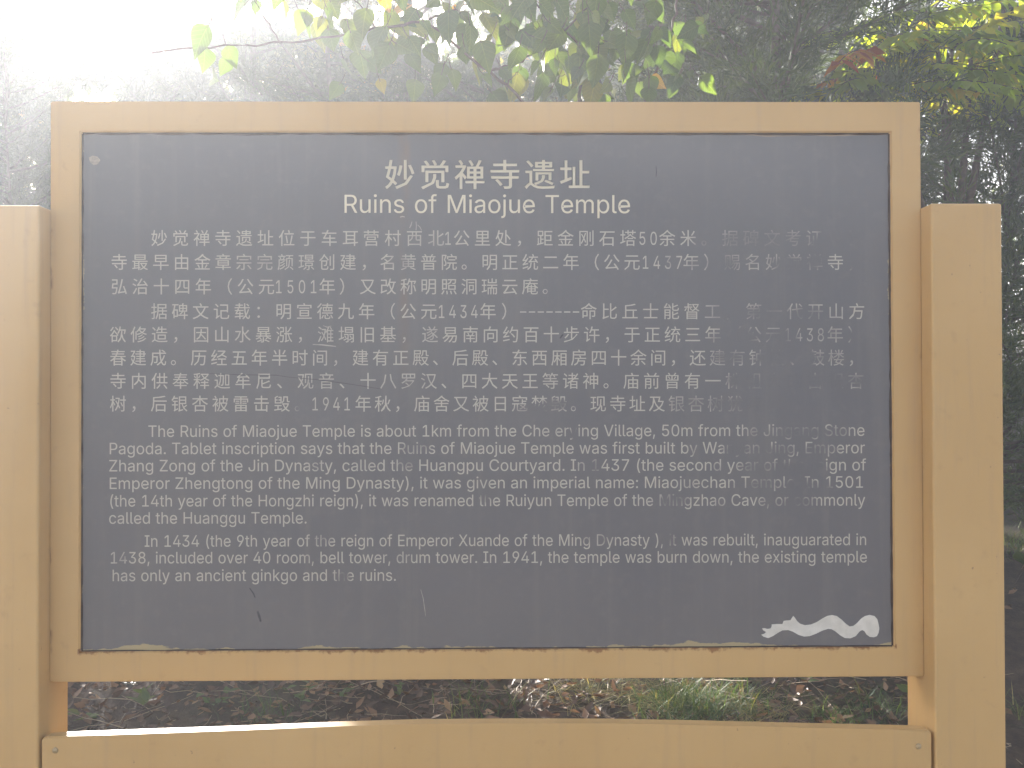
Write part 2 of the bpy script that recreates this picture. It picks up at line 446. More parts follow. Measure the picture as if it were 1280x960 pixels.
def build_sign():
    fl = at(48.3, 600, -.036)[0]; fr = at(1166.5, 600, -.036)[0]
    for x0, x1, ztop in ((fl - .116, fl, at(20, 256, -.036)[2]), (fr, fr + .1165, at(1200, 254, -.036)[2])):
        bm = box_bm((x0, -.036, -.25), (x1, .066, ztop), .0035, 2)
        link('post', bm_mesh('post', bm), MAT_PAINT, sign)
    # frame: one welded ring of square tube
    xo, zt, zb = FW / 2, ZC + FH / 2, ZC - FH / 2
    bm = bmesh.new()
    def quad_ring(y): return [[bm.verts.new((p[0], y, p[1])) for p in q] for q in (((-xo, zt), (xo, zt), (xo, zb), (-xo, zb)), ((PX0, PZ1), (PX1, PZ1), (PX1, PZ0), (PX0, PZ0)))]
    (fo, fi), (bo, bi) = quad_ring(0.0), quad_ring(.042)
    for i in range(4):
        j = (i + 1) % 4
        for q in ((fo[i], fo[j], fi[j], fi[i]), (bo[i], bo[j], bi[j], bi[i]), (fo[i], fo[j], bo[j], bo[i]), (fi[i], fi[j], bi[j], bi[i])):
            bm.faces.new(q)
    eds = [e for e in bm.edges if (e.verts[0] in fo + bo) == (e.verts[1] in fo + bo)]
    bmesh.ops.bevel(bm, geom=eds, offset=.0018, segments=2, affect='EDGES')
    link('frame', bm_mesh('frame', bm), MAT_FRAME, sign)
    # panel
    bm = box_bm((PX0 + .0002, PY, PZ0 + .0002), (PX1 - .0002, PY + .006, PZ1 - .0002))
    panel = link('panel', bm_mesh('panel', bm), MAT_PANEL, sign)
    bm = box_bm((PX0 + .001, PY + .0065, PZ0 + .001), (PX1 - .001, PY + .02, PZ1 - .001))
    link('backing_sheet', bm_mesh('backing_sheet', bm), MAT_PAINT, sign)
    # dark old sealant bead round the panel, uneven in width
    T = Tubes(); rg = random.Random(3)
    for (x0, z0, x1, z1, r) in ((PX0, PZ0, PX1, PZ0, .0018), (PX0, PZ1, PX1, PZ1, .0030), (PX0, PZ0, PX0, PZ1, .0022), (PX1, PZ0, PX1, PZ1, .0026)):
        n = 60
        tt = np.linspace(0, 1, n)
        pts = np.stack([x0 + (x1 - x0) * tt, np.full(n, PY - .0004), z0 + (z1 - z0) * tt], 1)
        T.add(pts, [r * (0.6 + .7 * rg.random()) for _ in range(n)], 6)
    link('sealant_bead', T.mesh('sealant_bead'), MAT_SEAL, sign)
    # lower board with an arched top edge
    y0, y1 = -.0345, -.0125
    tops = [(51.5, 926), (54, 922.5), (60, 921.2), (130, 919), (300, 913), (420, 908), (520, 905), (640, 904), (760, 904.3), (880, 906.5), (1000, 909.5), (1100, 911.6), (1157, 912.5), (1162.5, 914), (1164.8, 918)]
    P = [at(px, py, y0) for px, py in tops]
    zlow = P[7][2] - .17
    bm = bmesh.new()
    ring = [(p[0], p[2]) for p in P] + [(P[-1][0], zlow), (P[0][0], zlow)]
    fv = [bm.verts.new((x, y0, z)) for x, z in ring]
    bv = [bm.verts.new((x, y1, z)) for x, z in ring]
    bm.faces.new(fv); bm.faces.new(bv[::-1])
    for i in range(len(ring)):
        j = (i + 1) % len(ring)
        bm.faces.new((fv[i], bv[i], bv[j], fv[j]))
    bmesh.ops.bevel(bm, geom=[e for e in bm.edges if abs(e.verts[0].co.y - e.verts[1].co.y) < 1e-6], offset=.0022, segments=2, affect='EDGES')
    board = link('lower_board', bm_mesh('lower_board', bm), MAT_PAINT, sign)
    for px, py in ((69, 938), (1148, 933)):
        p = at(px, py, y0)
        bm = bmesh.new()
        bmesh.ops.create_cone(bm, cap_ends=True, segments=16, radius1=.0052, radius2=.0038, depth=.0024, matrix=Matrix.Translation((p[0], y0 - .0009, p[2])) @ Matrix.Rotation(math.pi / 2, 4, 'X'))
        bmesh.ops.create_cone(bm, cap_ends=True, segments=6, radius1=.0016, radius2=.0016, depth=.0006, matrix=Matrix.Translation((p[0], y0 - .0022, p[2])) @ Matrix.Rotation(math.pi / 2, 4, 'X'))
        link('screw', bm_mesh('screw', bm, True), MAT_STEEL, board)
    # two cleats that carry the frame between the posts
    for s, x in ((1, fl), (-1, fr)):
        for z in (ZC + .30, ZC - .30):
            a, b = sorted((x + s * .0002, x + s * .022))
            bm = box_bm((a, .0425, z - .02), (b, .048, z + .02), .001, 1)
            link('cleat', bm_mesh('cleat', bm), MAT_PAINT, sign)
    return panel
panel = build_sign()

# ------------------------------------------------------------------ lettering on the panel
GLYPH_CHARS = '(),.0123456789:CDEHIJMPRSTVWXZabcdefghijklmnoprstuvwxyz'
GLYPH_DATA = [
(137, [[45,103,50,162,66,221,88,270,118,270,95,214,81,157,76,103,80,57,94,8,118,-48,88,-48,75,-23,64,2,56,27,49,53,46,78]]),
(137, [[19,-48,43,9,57,58,61,103,56,157,41,214,19,270,48,270,71,221,86,162,92,103,91,78,87,52,81,27,72,1,61,-24,48,-48]]),
(94, [[19,-60,34,36,68,36,42,-60]]),
(94, [[48,-2,42,-1,36,1,31,4,28,9,26,15,25,20,26,27,28,32,31,37,36,40,42,43,48,43,54,43,59,40,64,37,68,32,70,27,71,20,70,15,68,9,64,4,59,1,54,-1]]),
(227, [[113,-3,95,-2,79,3,65,12,53,24,42,39,34,57,29,77,25,101,24,127,25,153,29,177,35,197,43,215,53,230,65,242,79,251,95,256,113,258,131,256,147,251,161,242,174,230,184,215,192,197,198,177,201,153,203,127,201,101,198,77,192,57,184,39,174,24,162,12,147,3,131,-2], [113,25,125,26,136,30,145,37,153,46,160,58,165,72,169,88,171,107,172,127,171,148,169,166,165,182,160,197,153,208,145,218,136,224,125,228,113,230,101,228,91,224,82,218,73,208,67,197,62,182,58,166,55,148,55,127,55,107,58,88,62,72,67,58,73,46,82,37,91,30,101,26]]),
(227, [[38,0,38,27,195,27,195,0], [138,254,138,0,106,0,106,224,105,224,43,179,43,213,99,254]]),
(227, [[32,0,32,24,117,114,141,141,155,163,160,186,159,194,157,202,154,209,149,215,143,220,137,224,112,230,102,229,94,227,86,224,79,219,74,213,69,207,66,199,64,190,64,181,33,181,34,196,37,209,43,221,51,232,60,241,72,248,84,253,98,257,112,258,127,257,141,254,153,248,164,241,173,233,181,223,186,211,189,199,191,186,185,159,168,129,133,90,76,30,76,28,195,28,195,0]]),
(227, [[109,-3,94,-2,80,0,66,5,54,11,44,19,35,29,28,40,24,52,22,66,55,66,56,58,59,50,63,44,69,38,75,33,83,30,109,25,138,30,145,35,152,40,157,46,161,54,164,63,165,72,164,81,162,90,158,98,153,105,146,112,137,117,127,121,115,123,101,124,78,124,78,150,144,224,144,226,35,226,35,254,186,254,186,230,106,139,106,144,124,145,140,143,154,138,167,131,177,122,185,111,192,99,195,86,196,72,195,58,191,45,185,33,177,22,166,13,154,6,141,1,125,-2]]),
(227, [[20,53,20,79,123,254,155,254,54,83,54,81,207,81,207,53], [141,0,141,61,141,73,141,159,171,159,171,0]]),
(227, [[111,-3,96,-2,82,1,70,6,59,12,49,20,41,30,35,41,32,53,30,65,61,65,62,58,65,51,69,44,87,30,111,25,120,26,130,28,138,32,146,38,152,44,157,52,161,61,163,71,164,81,163,92,161,101,157,111,151,119,145,125,137,131,129,135,119,138,109,138,84,134,64,123,34,126,48,254,183,254,183,226,75,226,67,151,68,151,89,162,115,167,126,166,137,164,147,160,156,156,165,150,172,143,179,134,185,125,189,116,193,105,195,94,195,82,194,66,191,51,184,38,176,26,166,16,154,8,141,1,126,-2]]),
(227, [[113,-3,98,-2,84,1,71,7,60,15,50,25,42,37,36,51,33,65,32,81,33,93,35,106,40,119,69,170,126,254,161,254,75,131,73,131,83,144,98,153,117,157,132,156,146,153,158,147,169,140,178,131,185,120,190,107,193,94,194,79,193,63,190,49,184,36,176,25,166,15,155,7,142,1,128,-2], [113,24,123,25,131,27,139,31,146,37,152,43,157,51,161,59,163,69,164,79,163,89,161,98,157,107,152,114,146,121,139,126,131,130,123,132,113,133,104,132,95,130,87,126,80,121,74,114,69,107,65,99,63,89,62,79,63,69,65,59,69,51,74,43,80,37,87,31,95,27,104,25]]),
(227, [[48,0,162,224,162,226,31,226,31,254,195,254,195,224,82,0]]),
(227, [[113,-3,97,-2,82,1,68,6,56,13,45,21,37,31,31,42,27,54,26,68,27,78,29,88,33,98,37,106,43,114,51,121,58,126,67,130,76,132,76,133,65,138,55,145,46,154,40,165,36,177,35,190,36,203,40,214,45,225,53,234,62,242,73,249,85,254,99,257,113,258,128,257,141,254,153,249,164,242,173,234,181,225,186,214,190,203,191,190,190,177,186,165,180,154,171,145,162,138,150,133,150,132,159,130,168,126,176,121,183,114,189,106,194,98,197,88,200,78,200,68,199,54,195,42,189,31,181,21,171,13,158,6,145,1,130,-2], [113,25,124,25,134,27,142,30,150,34,156,40,161,46,165,53,168,61,168,69,168,78,165,87,161,94,156,101,149,107,141,111,133,115,123,117,113,118,103,117,93,115,85,111,77,107,70,101,65,94,61,87,58,78,58,69,58,61,61,53,64,46,70,40,76,34,84,30,92,27,102,25], [113,145,137,150,144,154,149,159,154,165,157,172,159,180,160,188,159,196,157,203,154,210,149,216,144,221,138,225,113,230,89,225,82,221,77,216,72,210,69,203,67,196,66,188,67,180,69,172,72,165,77,159,82,154,89,150]]),
(227, [[113,258,128,257,142,253,155,247,166,239,176,229,184,217,190,204,193,189,194,173,194,161,191,148,186,135,158,84,100,0,65,0,151,124,154,124,144,111,128,101,109,97,94,98,81,102,69,107,58,114,49,124,41,134,36,147,33,161,32,176,33,191,36,205,42,218,50,230,60,239,71,247,84,253,98,257], [113,230,104,229,95,227,87,223,80,218,74,211,69,204,66,195,63,186,63,176,63,166,66,156,69,148,74,140,80,134,87,129,95,125,104,122,113,122,123,122,131,125,139,129,146,134,152,140,157,147,161,156,163,165,164,175,163,185,161,195,157,204,152,211,146,218,139,223,131,227,123,229]]),
(94, [[48,-2,42,-1,36,1,31,4,28,9,26,15,25,20,26,27,28,32,31,37,36,40,42,43,48,43,54,43,59,40,64,37,68,32,70,27,71,20,70,15,68,9,64,4,59,1,54,-1], [48,135,42,136,36,138,31,142,28,147,26,152,25,158,26,164,28,170,31,174,36,178,42,180,48,181,54,180,59,178,64,174,68,170,70,164,71,158,70,152,68,147,64,142,59,138,54,136]]),
(255, [[134,-3,113,-2,93,4,75,12,59,25,46,40,35,58,27,78,22,101,20,127,22,153,27,176,35,197,46,215,59,230,75,242,93,251,113,256,134,258,170,252,181,248,191,242,201,236,210,228,217,219,224,209,229,198,234,187,236,174,204,174,195,197,179,214,158,224,134,228,119,227,105,223,92,216,80,207,71,196,62,182,57,166,53,148,52,127,53,107,57,88,63,72,71,59,80,47,92,38,105,32,119,28,134,26,158,30,179,40,195,57,204,80,236,80,234,68,229,56,224,45,217,36,210,27,201,19,192,12,181,7,170,2,159,-1,146,-3]]),
(251, [[109,0,48,0,48,29,107,29,127,30,144,34,159,40,171,49,182,61,189,75,195,90,198,108,200,128,198,147,195,165,190,180,182,194,172,205,160,214,145,221,129,225,110,226,47,226,47,254,113,254,136,253,157,248,176,239,192,228,206,213,217,196,225,175,229,153,231,128,229,102,224,80,217,59,206,42,192,27,175,15,156,7,134,2], [62,254,62,0,30,0,30,254]]),
(209, [[30,0,30,254,186,254,186,226,62,226,62,143,178,143,178,114,62,114,62,29,188,29,188,0]]),
(258, [[30,0,30,254,62,254,62,144,196,144,196,254,228,254,228,0,196,0,196,116,62,116,62,0]]),
(150, [[16,0,16,29,59,29,59,226,16,226,16,254,135,254,135,226,91,226,91,29,135,29,135,0]]),
(198, [[93,-3,71,-1,53,5,38,16,26,31,19,50,17,73,17,86,49,86,49,73,50,58,54,47,61,37,70,30,80,26,93,25,105,26,115,30,124,37,131,47,135,58,136,73,136,254,168,254,168,73,166,50,159,31,147,16,132,5,113,-1]]),
(314, [[30,0,30,254,76,254,139,94,144,79,150,61,156,42,161,24,154,24,159,41,165,61,171,79,176,94,238,254,284,254,284,0,252,0,252,145,252,163,253,184,253,207,253,229,256,229,249,205,241,181,234,161,228,145,171,0,143,0,85,145,80,160,72,181,65,204,56,229,59,229,60,208,60,186,61,164,61,145,61,0]]),
(222, [[30,0,30,254,118,254,136,253,152,250,166,244,178,236,187,226,195,215,200,202,203,189,204,174,203,159,200,145,195,133,187,121,178,112,166,104,152,98,136,94,118,93,62,93,62,0], [62,121,116,121,129,122,139,124,149,128,156,133,162,139,167,147,170,155,172,164,172,174,172,184,170,193,167,201,162,208,156,214,148,219,139,223,129,225,116,226,62,226]]),
(224, [[30,0,30,254,118,254,136,253,153,250,167,244,178,237,188,227,195,217,200,204,204,191,205,176,204,161,200,148,195,136,188,125,178,116,166,109,152,103,136,100,118,99,62,99,62,0], [62,128,117,128,129,128,140,130,149,133,156,138,162,143,167,150,170,158,172,167,173,176,172,186,170,194,167,202,162,209,156,215,149,220,140,223,129,225,116,226,62,226], [177,0,115,115,151,115,214,0]]),
(223, [[112,-4,94,-3,78,0,64,5,51,11,41,20,32,30,25,42,21,54,19,68,52,68,54,59,57,51,62,44,68,38,75,33,83,29,112,25,123,25,133,27,143,30,151,34,159,40,165,46,169,53,172,61,173,70,172,77,170,84,166,89,148,102,122,111,92,120,72,126,56,135,43,145,34,156,28,170,26,186,27,200,31,213,37,224,46,234,57,242,69,249,83,254,97,257,114,258,130,257,145,254,158,249,170,242,180,234,189,224,195,213,199,202,200,189,169,189,166,201,160,211,151,219,140,225,127,228,112,229,102,229,92,227,84,224,76,220,70,215,64,209,61,203,58,195,58,188,58,180,61,173,65,167,85,154,106,147,132,140,156,132,179,119,197,99,201,90,203,80,204,69,203,56,199,43,193,32,185,21,174,13,162,5,147,0,130,-3]]),
(224, [[16,226,16,254,208,254,208,226,128,226,128,0,96,0,96,226]]),
(240, [[102,0,8,254,42,254,96,103,108,69,124,15,117,15,133,69,145,103,197,254,231,254,139,0]]),
(343, [[78,0,8,254,41,254,82,98,88,73,93,47,98,20,95,20,100,47,106,73,112,98,153,254,190,254,231,98,237,73,243,47,249,20,244,20,249,47,255,73,261,98,302,254,335,254,265,0,228,0,184,161,176,196,168,237,175,237,167,197,159,161,115,0]]),
(237, [[9,0,109,142,109,118,15,254,52,254,89,200,102,181,112,164,122,146,116,146,126,164,136,181,149,200,187,254,223,254,129,119,129,143,228,0,191,0,146,65,134,83,125,98,115,116,122,116,113,98,103,83,91,65,46,0]]),
(219, [[21,0,21,23,137,193,153,215,170,238,174,227,143,226,111,226,20,226,20,254,198,254,198,231,84,64,67,40,49,17,45,27,76,28,107,29,200,29,200,0]]),
(195, [[80,-4,68,-4,57,-1,47,2,38,8,30,14,24,22,19,32,16,42,15,54,16,64,18,73,22,80,26,87,32,92,39,97,63,105,89,110,117,113,133,117,135,120,137,123,138,127,138,128,133,148,120,161,98,165,75,161,59,150,50,137,20,146,26,156,32,165,39,173,48,179,57,184,66,188,97,192,119,190,143,180,150,175,156,168,161,160,165,150,168,139,168,126,168,0,138,0,138,26,136,26,126,12,108,1], [85,23,96,23,106,26,114,29,121,34,127,40,132,47,135,54,137,61,138,69,138,95,130,91,116,88,100,86,88,84,67,79,52,70,48,65,47,59,46,52,51,36,65,26]]),
(212, [[115,-4,104,-3,94,-1,86,2,69,16,59,29,56,29,56,0,26,0,26,254,57,254,57,160,59,160,69,173,86,186,94,190,103,192,115,192,130,191,144,187,156,180,168,171,177,160,185,146,191,131,194,113,195,94,194,75,191,58,185,42,177,29,168,17,157,8,144,1,130,-3], [110,23,121,24,131,28,140,33,147,40,153,48,158,58,161,70,163,82,164,95,163,108,161,120,158,131,153,140,147,149,140,156,131,161,121,164,110,165,99,164,89,161,81,156,73,149,67,141,62,131,59,120,57,108,56,95,57,81,59,69,63,58,67,48,73,39,81,32,89,27,99,24]]),
(198, [[104,-4,87,-3,72,1,58,8,46,17,36,29,28,43,22,58,18,75,17,94,18,113,22,130,28,146,36,159,46,171,58,180,72,187,87,191,104,192,130,189,153,178,170,161,181,138,151,131,145,145,135,155,121,162,104,165,92,164,81,161,73,155,65,148,59,139,54,129,51,118,49,106,48,94,49,81,51,70,54,59,59,49,65,40,73,33,81,28,92,24,104,23,121,26,135,33,146,44,152,59,181,51,171,28,153,11,130,0]]),
(212, [[98,-4,82,-3,68,1,56,8,44,17,35,29,27,42,22,58,18,75,17,94,18,113,22,131,27,146,35,160,45,171,56,180,69,187,83,191,98,192,109,192,118,190,126,186,144,173,153,160,155,160,155,254,186,254,186,0,156,0,156,29,153,29,143,16,126,2,118,-1,109,-3], [102,23,113,24,123,27,132,32,139,39,145,48,150,58,153,69,155,81,156,95,155,108,153,120,150,131,145,141,139,149,132,156,123,161,113,164,102,165,91,164,81,161,72,156,65,149,59,140,54,131,51,120,49,108,48,95,49,82,51,70,54,58,59,48,65,40,73,33,81,28,91,24]]),
(202, [[106,-4,88,-3,73,1,58,8,46,17,36,29,28,42,22,58,18,75,17,93,18,112,22,129,28,145,36,159,46,170,58,180,71,187,86,191,103,192,133,187,142,183,151,177,160,170,167,162,173,152,179,141,182,128,185,113,186,97,186,85,37,85,37,110,169,110,155,101,154,113,152,124,149,134,144,143,138,151,131,157,123,161,113,164,103,165,92,164,82,161,73,157,66,151,59,143,54,135,51,125,49,116,48,105,48,89,49,75,51,64,55,53,61,44,67,37,76,31,85,26,95,24,106,23,127,26,143,36,153,53,182,45,179,36,174,27,168,20,160,13,151,7,141,2,130,-1,119,-3]]),
(127, [[114,190,114,164,3,164,3,190], [40,0,40,216,41,226,44,235,48,243,53,250,60,255,68,259,94,265,111,263,121,260,114,234,107,236,97,237,89,236,82,234,77,230,74,225,72,218,71,209,71,0]]),
(213, [[103,-75,90,-75,78,-73,67,-70,41,-55,25,-35,51,-20,61,-33,77,-44,103,-49,118,-47,130,-44,141,-38,149,-29,154,-17,156,-3,156,34,153,34,143,21,126,8,118,5,109,3,97,2,83,4,69,7,56,13,45,22,35,32,28,45,22,60,18,77,17,96,18,114,22,131,27,147,35,160,45,171,56,180,69,187,83,191,98,192,109,192,119,190,127,186,144,173,154,159,157,159,157,190,186,190,186,-4,185,-20,181,-33,175,-45,167,-54,157,-62,145,-68,132,-72,118,-74], [102,30,113,30,123,33,132,38,139,44,145,51,150,61,153,71,156,83,156,96,156,109,153,121,150,132,145,141,139,150,132,156,123,161,114,164,102,165,91,164,81,161,73,156,65,149,59,141,54,131,51,120,49,109,48,96,49,84,51,72,54,61,59,52,65,44,73,38,81,33,91,30]]),
(205, [[57,113,57,0,26,0,26,254,57,254,57,144,51,144,58,159,66,172,76,181,87,187,100,191,114,192,126,191,137,189,148,184,157,178,164,170,170,160,175,149,178,135,179,120,179,0,148,0,148,118,147,131,143,143,136,152,128,159,117,163,105,165,96,164,88,162,80,159,74,154,68,148,63,141,60,133,58,124]]),
(83, [[26,0,26,190,57,190,57,0], [42,221,36,222,31,224,27,227,23,231,21,236,21,242,21,247,23,252,27,256,31,259,36,261,42,262,47,261,52,259,57,256,60,252,62,247,63,242,62,236,60,231,57,227,52,224,47,222]]),
(83, [[26,190,57,190,57,-15,56,-26,54,-36,51,-45,46,-53,40,-59,32,-65,24,-68,13,-71,2,-71,-5,-71,-5,-43,1,-43,9,-43,15,-40,20,-36,24,-30,26,-23,26,-15], [42,221,36,222,31,224,27,227,23,231,21,236,20,242,21,247,23,252,27,256,31,259,36,261,42,262,47,261,52,259,57,256,60,252,62,247,63,242,62,236,60,231,57,227,52,224,47,222]]),
(190, [[55,68,55,106,60,106,142,190,180,190,92,100,89,100], [26,0,26,254,57,254,57,0], [147,0,74,93,96,114,186,0]]),
(95, [[70,-1,56,0,45,4,37,10,31,19,27,29,26,42,26,254,57,254,57,49,60,31,63,28,67,27,73,26,80,26,85,27,90,1,81,0]]),
(305, [[26,0,26,190,56,190,56,148,54,148,57,157,61,166,66,173,86,188,110,193,123,192,134,187,144,180,151,171,157,160,160,147,156,147,159,156,163,164,169,172,190,187,218,193,229,192,239,190,249,186,257,180,264,173,270,164,275,154,278,141,278,128,278,0,248,0,248,127,247,139,243,149,236,156,228,161,219,164,209,165,201,165,194,163,187,160,173,145,168,124,168,0,137,0,137,130,136,140,132,148,126,156,119,161,110,164,100,165,79,160,73,156,67,151,63,145,60,137,58,129,57,119,57,0]]),
(205, [[57,113,57,0,26,0,26,190,56,190,56,144,51,144,58,159,66,172,76,181,87,187,100,191,114,192,126,191,137,189,147,184,156,178,164,170,170,160,175,149,178,135,179,120,179,0,148,0,148,118,147,131,143,143,136,152,128,159,117,163,105,165,96,164,88,162,80,159,74,154,68,148,63,141,60,133,58,124]]),
(208, [[104,-4,87,-3,72,1,58,8,46,17,36,29,28,43,22,58,18,75,17,94,18,113,22,130,28,146,36,159,46,171,58,180,72,187,87,191,104,192,120,191,136,187,149,180,161,171,171,159,180,146,186,130,189,113,191,94,189,75,186,58,180,43,171,29,161,17,149,8,136,1,120,-3], [104,23,116,24,126,28,135,33,143,40,149,49,154,59,157,70,159,81,160,94,159,106,157,118,154,129,149,139,143,148,135,155,126,161,116,164,104,165,92,164,81,161,73,155,65,148,59,139,54,129,51,118,49,106,48,94,49,81,51,70,54,59,59,49,65,40,73,33,81,28,92,24]]),
(212, [[26,-71,26,190,56,190,56,160,59,160,69,173,86,186,94,190,103,192,115,192,130,191,144,187,156,180,168,171,177,160,185,146,191,131,194,113,195,94,194,75,191,58,185,42,177,29,168,17,157,8,144,1,130,-3,115,-4,104,-3,94,-1,86,2,69,16,59,29,57,29,57,-71], [110,23,121,24,131,28,140,33,147,40,153,48,158,58,161,70,163,82,164,95,163,108,161,120,158,131,153,140,147,149,140,156,131,161,121,164,110,165,99,164,89,161,81,156,73,149,67,141,62,131,59,120,57,108,56,95,57,81,59,69,63,58,67,48,73,39,81,32,89,27,99,24]]),
(130, [[26,0,26,190,56,190,56,160,58,160,62,169,68,177,76,184,85,188,96,191,107,192,115,192,122,192,122,161,115,162,103,163,95,162,87,160,80,157,73,153,67,148,63,142,60,135,58,127,57,118,57,0]]),
(182, [[91,-4,78,-3,67,-2,56,2,46,6,38,12,31,19,25,27,21,37,18,47,47,53,50,44,55,36,62,30,70,26,80,24,91,23,103,24,113,26,122,31,129,37,133,44,134,51,133,58,131,63,127,68,122,72,115,75,106,78,75,85,59,90,46,96,36,104,29,113,25,124,23,137,24,147,27,157,33,166,39,173,48,180,58,185,69,189,81,191,94,192,106,192,117,190,127,186,136,182,143,176,149,170,162,145,134,139,131,146,127,152,121,158,114,163,105,165,94,166,83,165,74,163,65,158,59,153,56,146,54,139,55,132,58,126,62,122,86,111,115,105,131,100,143,93,153,86,160,76,164,66,166,53,165,43,161,33,156,24,149,16,140,9,130,3,118,-1,105,-3]]),
(114, [[102,190,102,164,3,164,3,190], [32,236,63,236,63,49,64,41,65,35,68,31,72,27,78,26,85,25,93,26,101,27,107,1,96,-1,84,-2,69,-1,56,4,46,11,38,20,34,32,32,46]]),
(205, [[91,-3,79,-2,68,1,57,5,48,12,41,20,35,29,30,41,27,54,26,69,26,190,57,190,57,72,58,58,62,47,68,37,77,31,88,26,100,25,109,26,117,28,125,31,131,36,137,41,142,48,145,57,147,66,148,76,148,190,179,190,179,0,149,0,149,46,154,46,147,30,139,18,129,8,117,2,105,-1]]),
(195, [[81,0,9,190,42,190,83,78,93,43,103,10,92,10,101,43,112,78,152,190,186,190,113,0]]),
(284, [[69,0,11,190,44,190,67,107,77,68,88,21,82,21,93,67,103,107,126,190,158,190,181,107,191,68,201,21,196,21,206,68,217,107,240,190,272,190,215,0,184,0,159,86,152,112,145,140,138,169,145,169,138,140,131,112,124,86,99,0]]),
(189, [[10,0,86,109,86,86,14,190,50,190,74,153,90,127,104,103,88,103,101,127,117,153,141,190,176,190,104,84,104,107,179,0,143,0,115,43,100,68,86,91,102,91,89,68,74,43,46,0]]),
(195, [[24,-69,31,-43,36,-44,52,-44,65,-37,75,-18,81,-1,9,190,42,190,83,78,93,43,103,10,92,10,101,43,112,78,153,190,186,190,102,-29,88,-54,70,-68,46,-73,32,-72]]),
(190, [[21,0,21,23,127,160,127,161,24,161,24,190,166,190,166,165,63,30,63,28,169,28,169,0]]),
]

_cjk = {}
def cjk(ch, bold=.0):
    """outline of one character, filled: (verts n x 2 in em, triangles)"""
    if (ch, bold) not in _cjk:
        c = bpy.data.curves.new('glyph', 'FONT'); c.body = ch; c.resolution_u = 2; c.offset = bold
        o = bpy.data.objects.new('glyph', c); COL.objects.link(o)
        bpy.context.view_layer.update()
        me = o.to_mesh()
        me.calc_loop_triangles()
        v = np.array([(p.co.x, p.co.y) for p in me.vertices]); f = [tuple(q.vertices) for q in me.loop_triangles]
        o.to_mesh_clear()
        bpy.data.objects.remove(o); bpy.data.curves.remove(c)
        _cjk[ch, bold] = (v, f)
    return _cjk[ch, bold]
_latin = {}
def fill_loops(loops, off):
    c = bpy.data.curves.new('glyph', 'CURVE'); c.dimensions = '2D'; c.fill_mode = 'BOTH'; c.offset = off
    for q in loops:
        sp = c.splines.new('POLY')
        sp.points.add(len(q) - 1); sp.use_cyclic_u = True
        for i in range(len(q)): sp.points[i].co = (q[i][0], q[i][1], 0, 1)
    o = bpy.data.objects.new('glyph', c); COL.objects.link(o)
    bpy.context.view_layer.update()
    me = o.to_mesh(); me.calc_loop_triangles()
    v = np.array([(p.co.x, p.co.y) for p in me.vertices]); f = np.array([tuple(q.vertices) for q in me.loop_triangles], int)
    o.to_mesh_clear(); bpy.data.objects.remove(o); bpy.data.curves.remove(c)
    return v, f
def inside(p, q):
    k = False
    for i in range(len(q)):
        (x1, y1), (x2, y2) = q[i], q[i - 1]
        if (y1 > p[1]) != (y2 > p[1]) and p[0] < (x2 - x1) * (p[1] - y1) / (y2 - y1) + x1: k = not k
    return k
def overlap(A, B, eps=2e-4):
    for P, Q in ((A, B), (B, A)):
        for k in range(3):
            e = P[(k + 1) % 3] - P[k]; n = np.array([-e[1], e[0]]); n /= np.linalg.norm(n) + 1e-12
            a, b = P @ n, Q @ n
            if a.max() <= b.min() + eps or b.max() <= a.min() + eps: return False
    return True
def layers(v, f):
    """triangles that lie over one another go to different layers"""
    out_ = []
    for t3 in f:
        T = v[list(t3)]
        if abs(np.cross(T[1] - T[0], T[2] - T[0])) < 1e-7: continue
        for ly in out_:
            if not any(overlap(T, v[list(u)]) for u in ly): ly.append(tuple(t3)); break
        else: out_.append([tuple(t3)])
    return [(v, np.array(ly, int)) for ly in out_]
def latin(ch):
    """advance and the letter's strokes, each filled on its own: [(points, triangles)...]; the outlines above are in 1/500 em"""
    if ch not in _latin:
        adv, raw = GLYPH_DATA[GLYPH_CHARS.index(ch)]
        loops = [[(lp[2 * i] / 500.0, lp[2 * i + 1] / 500.0) for i in range(len(lp) // 2)] for lp in raw]
        area = lambda q: sum(q[i - 1][0] * q[i][1] - q[i][0] * q[i - 1][1] for i in range(len(q)))
        ar = [area(q) for q in loops]
        sg = 1 if max(ar, key=abs) > 0 else -1
        outer = [q for q, a_ in zip(loops, ar) if a_ * sg > 0]; holes = [q for q, a_ in zip(loops, ar) if a_ * sg <= 0]
        parts = []
        for q in outer:
            hs = [h for h in holes if inside((sum(p[0] for p in h) / len(h), sum(p[1] for p in h) / len(h)), q)]
            parts += layers(*fill_loops([q] + hs, .0))
        _latin[ch] = (adv / 500.0, parts)
    return _latin[ch]
CAP = 0.5087

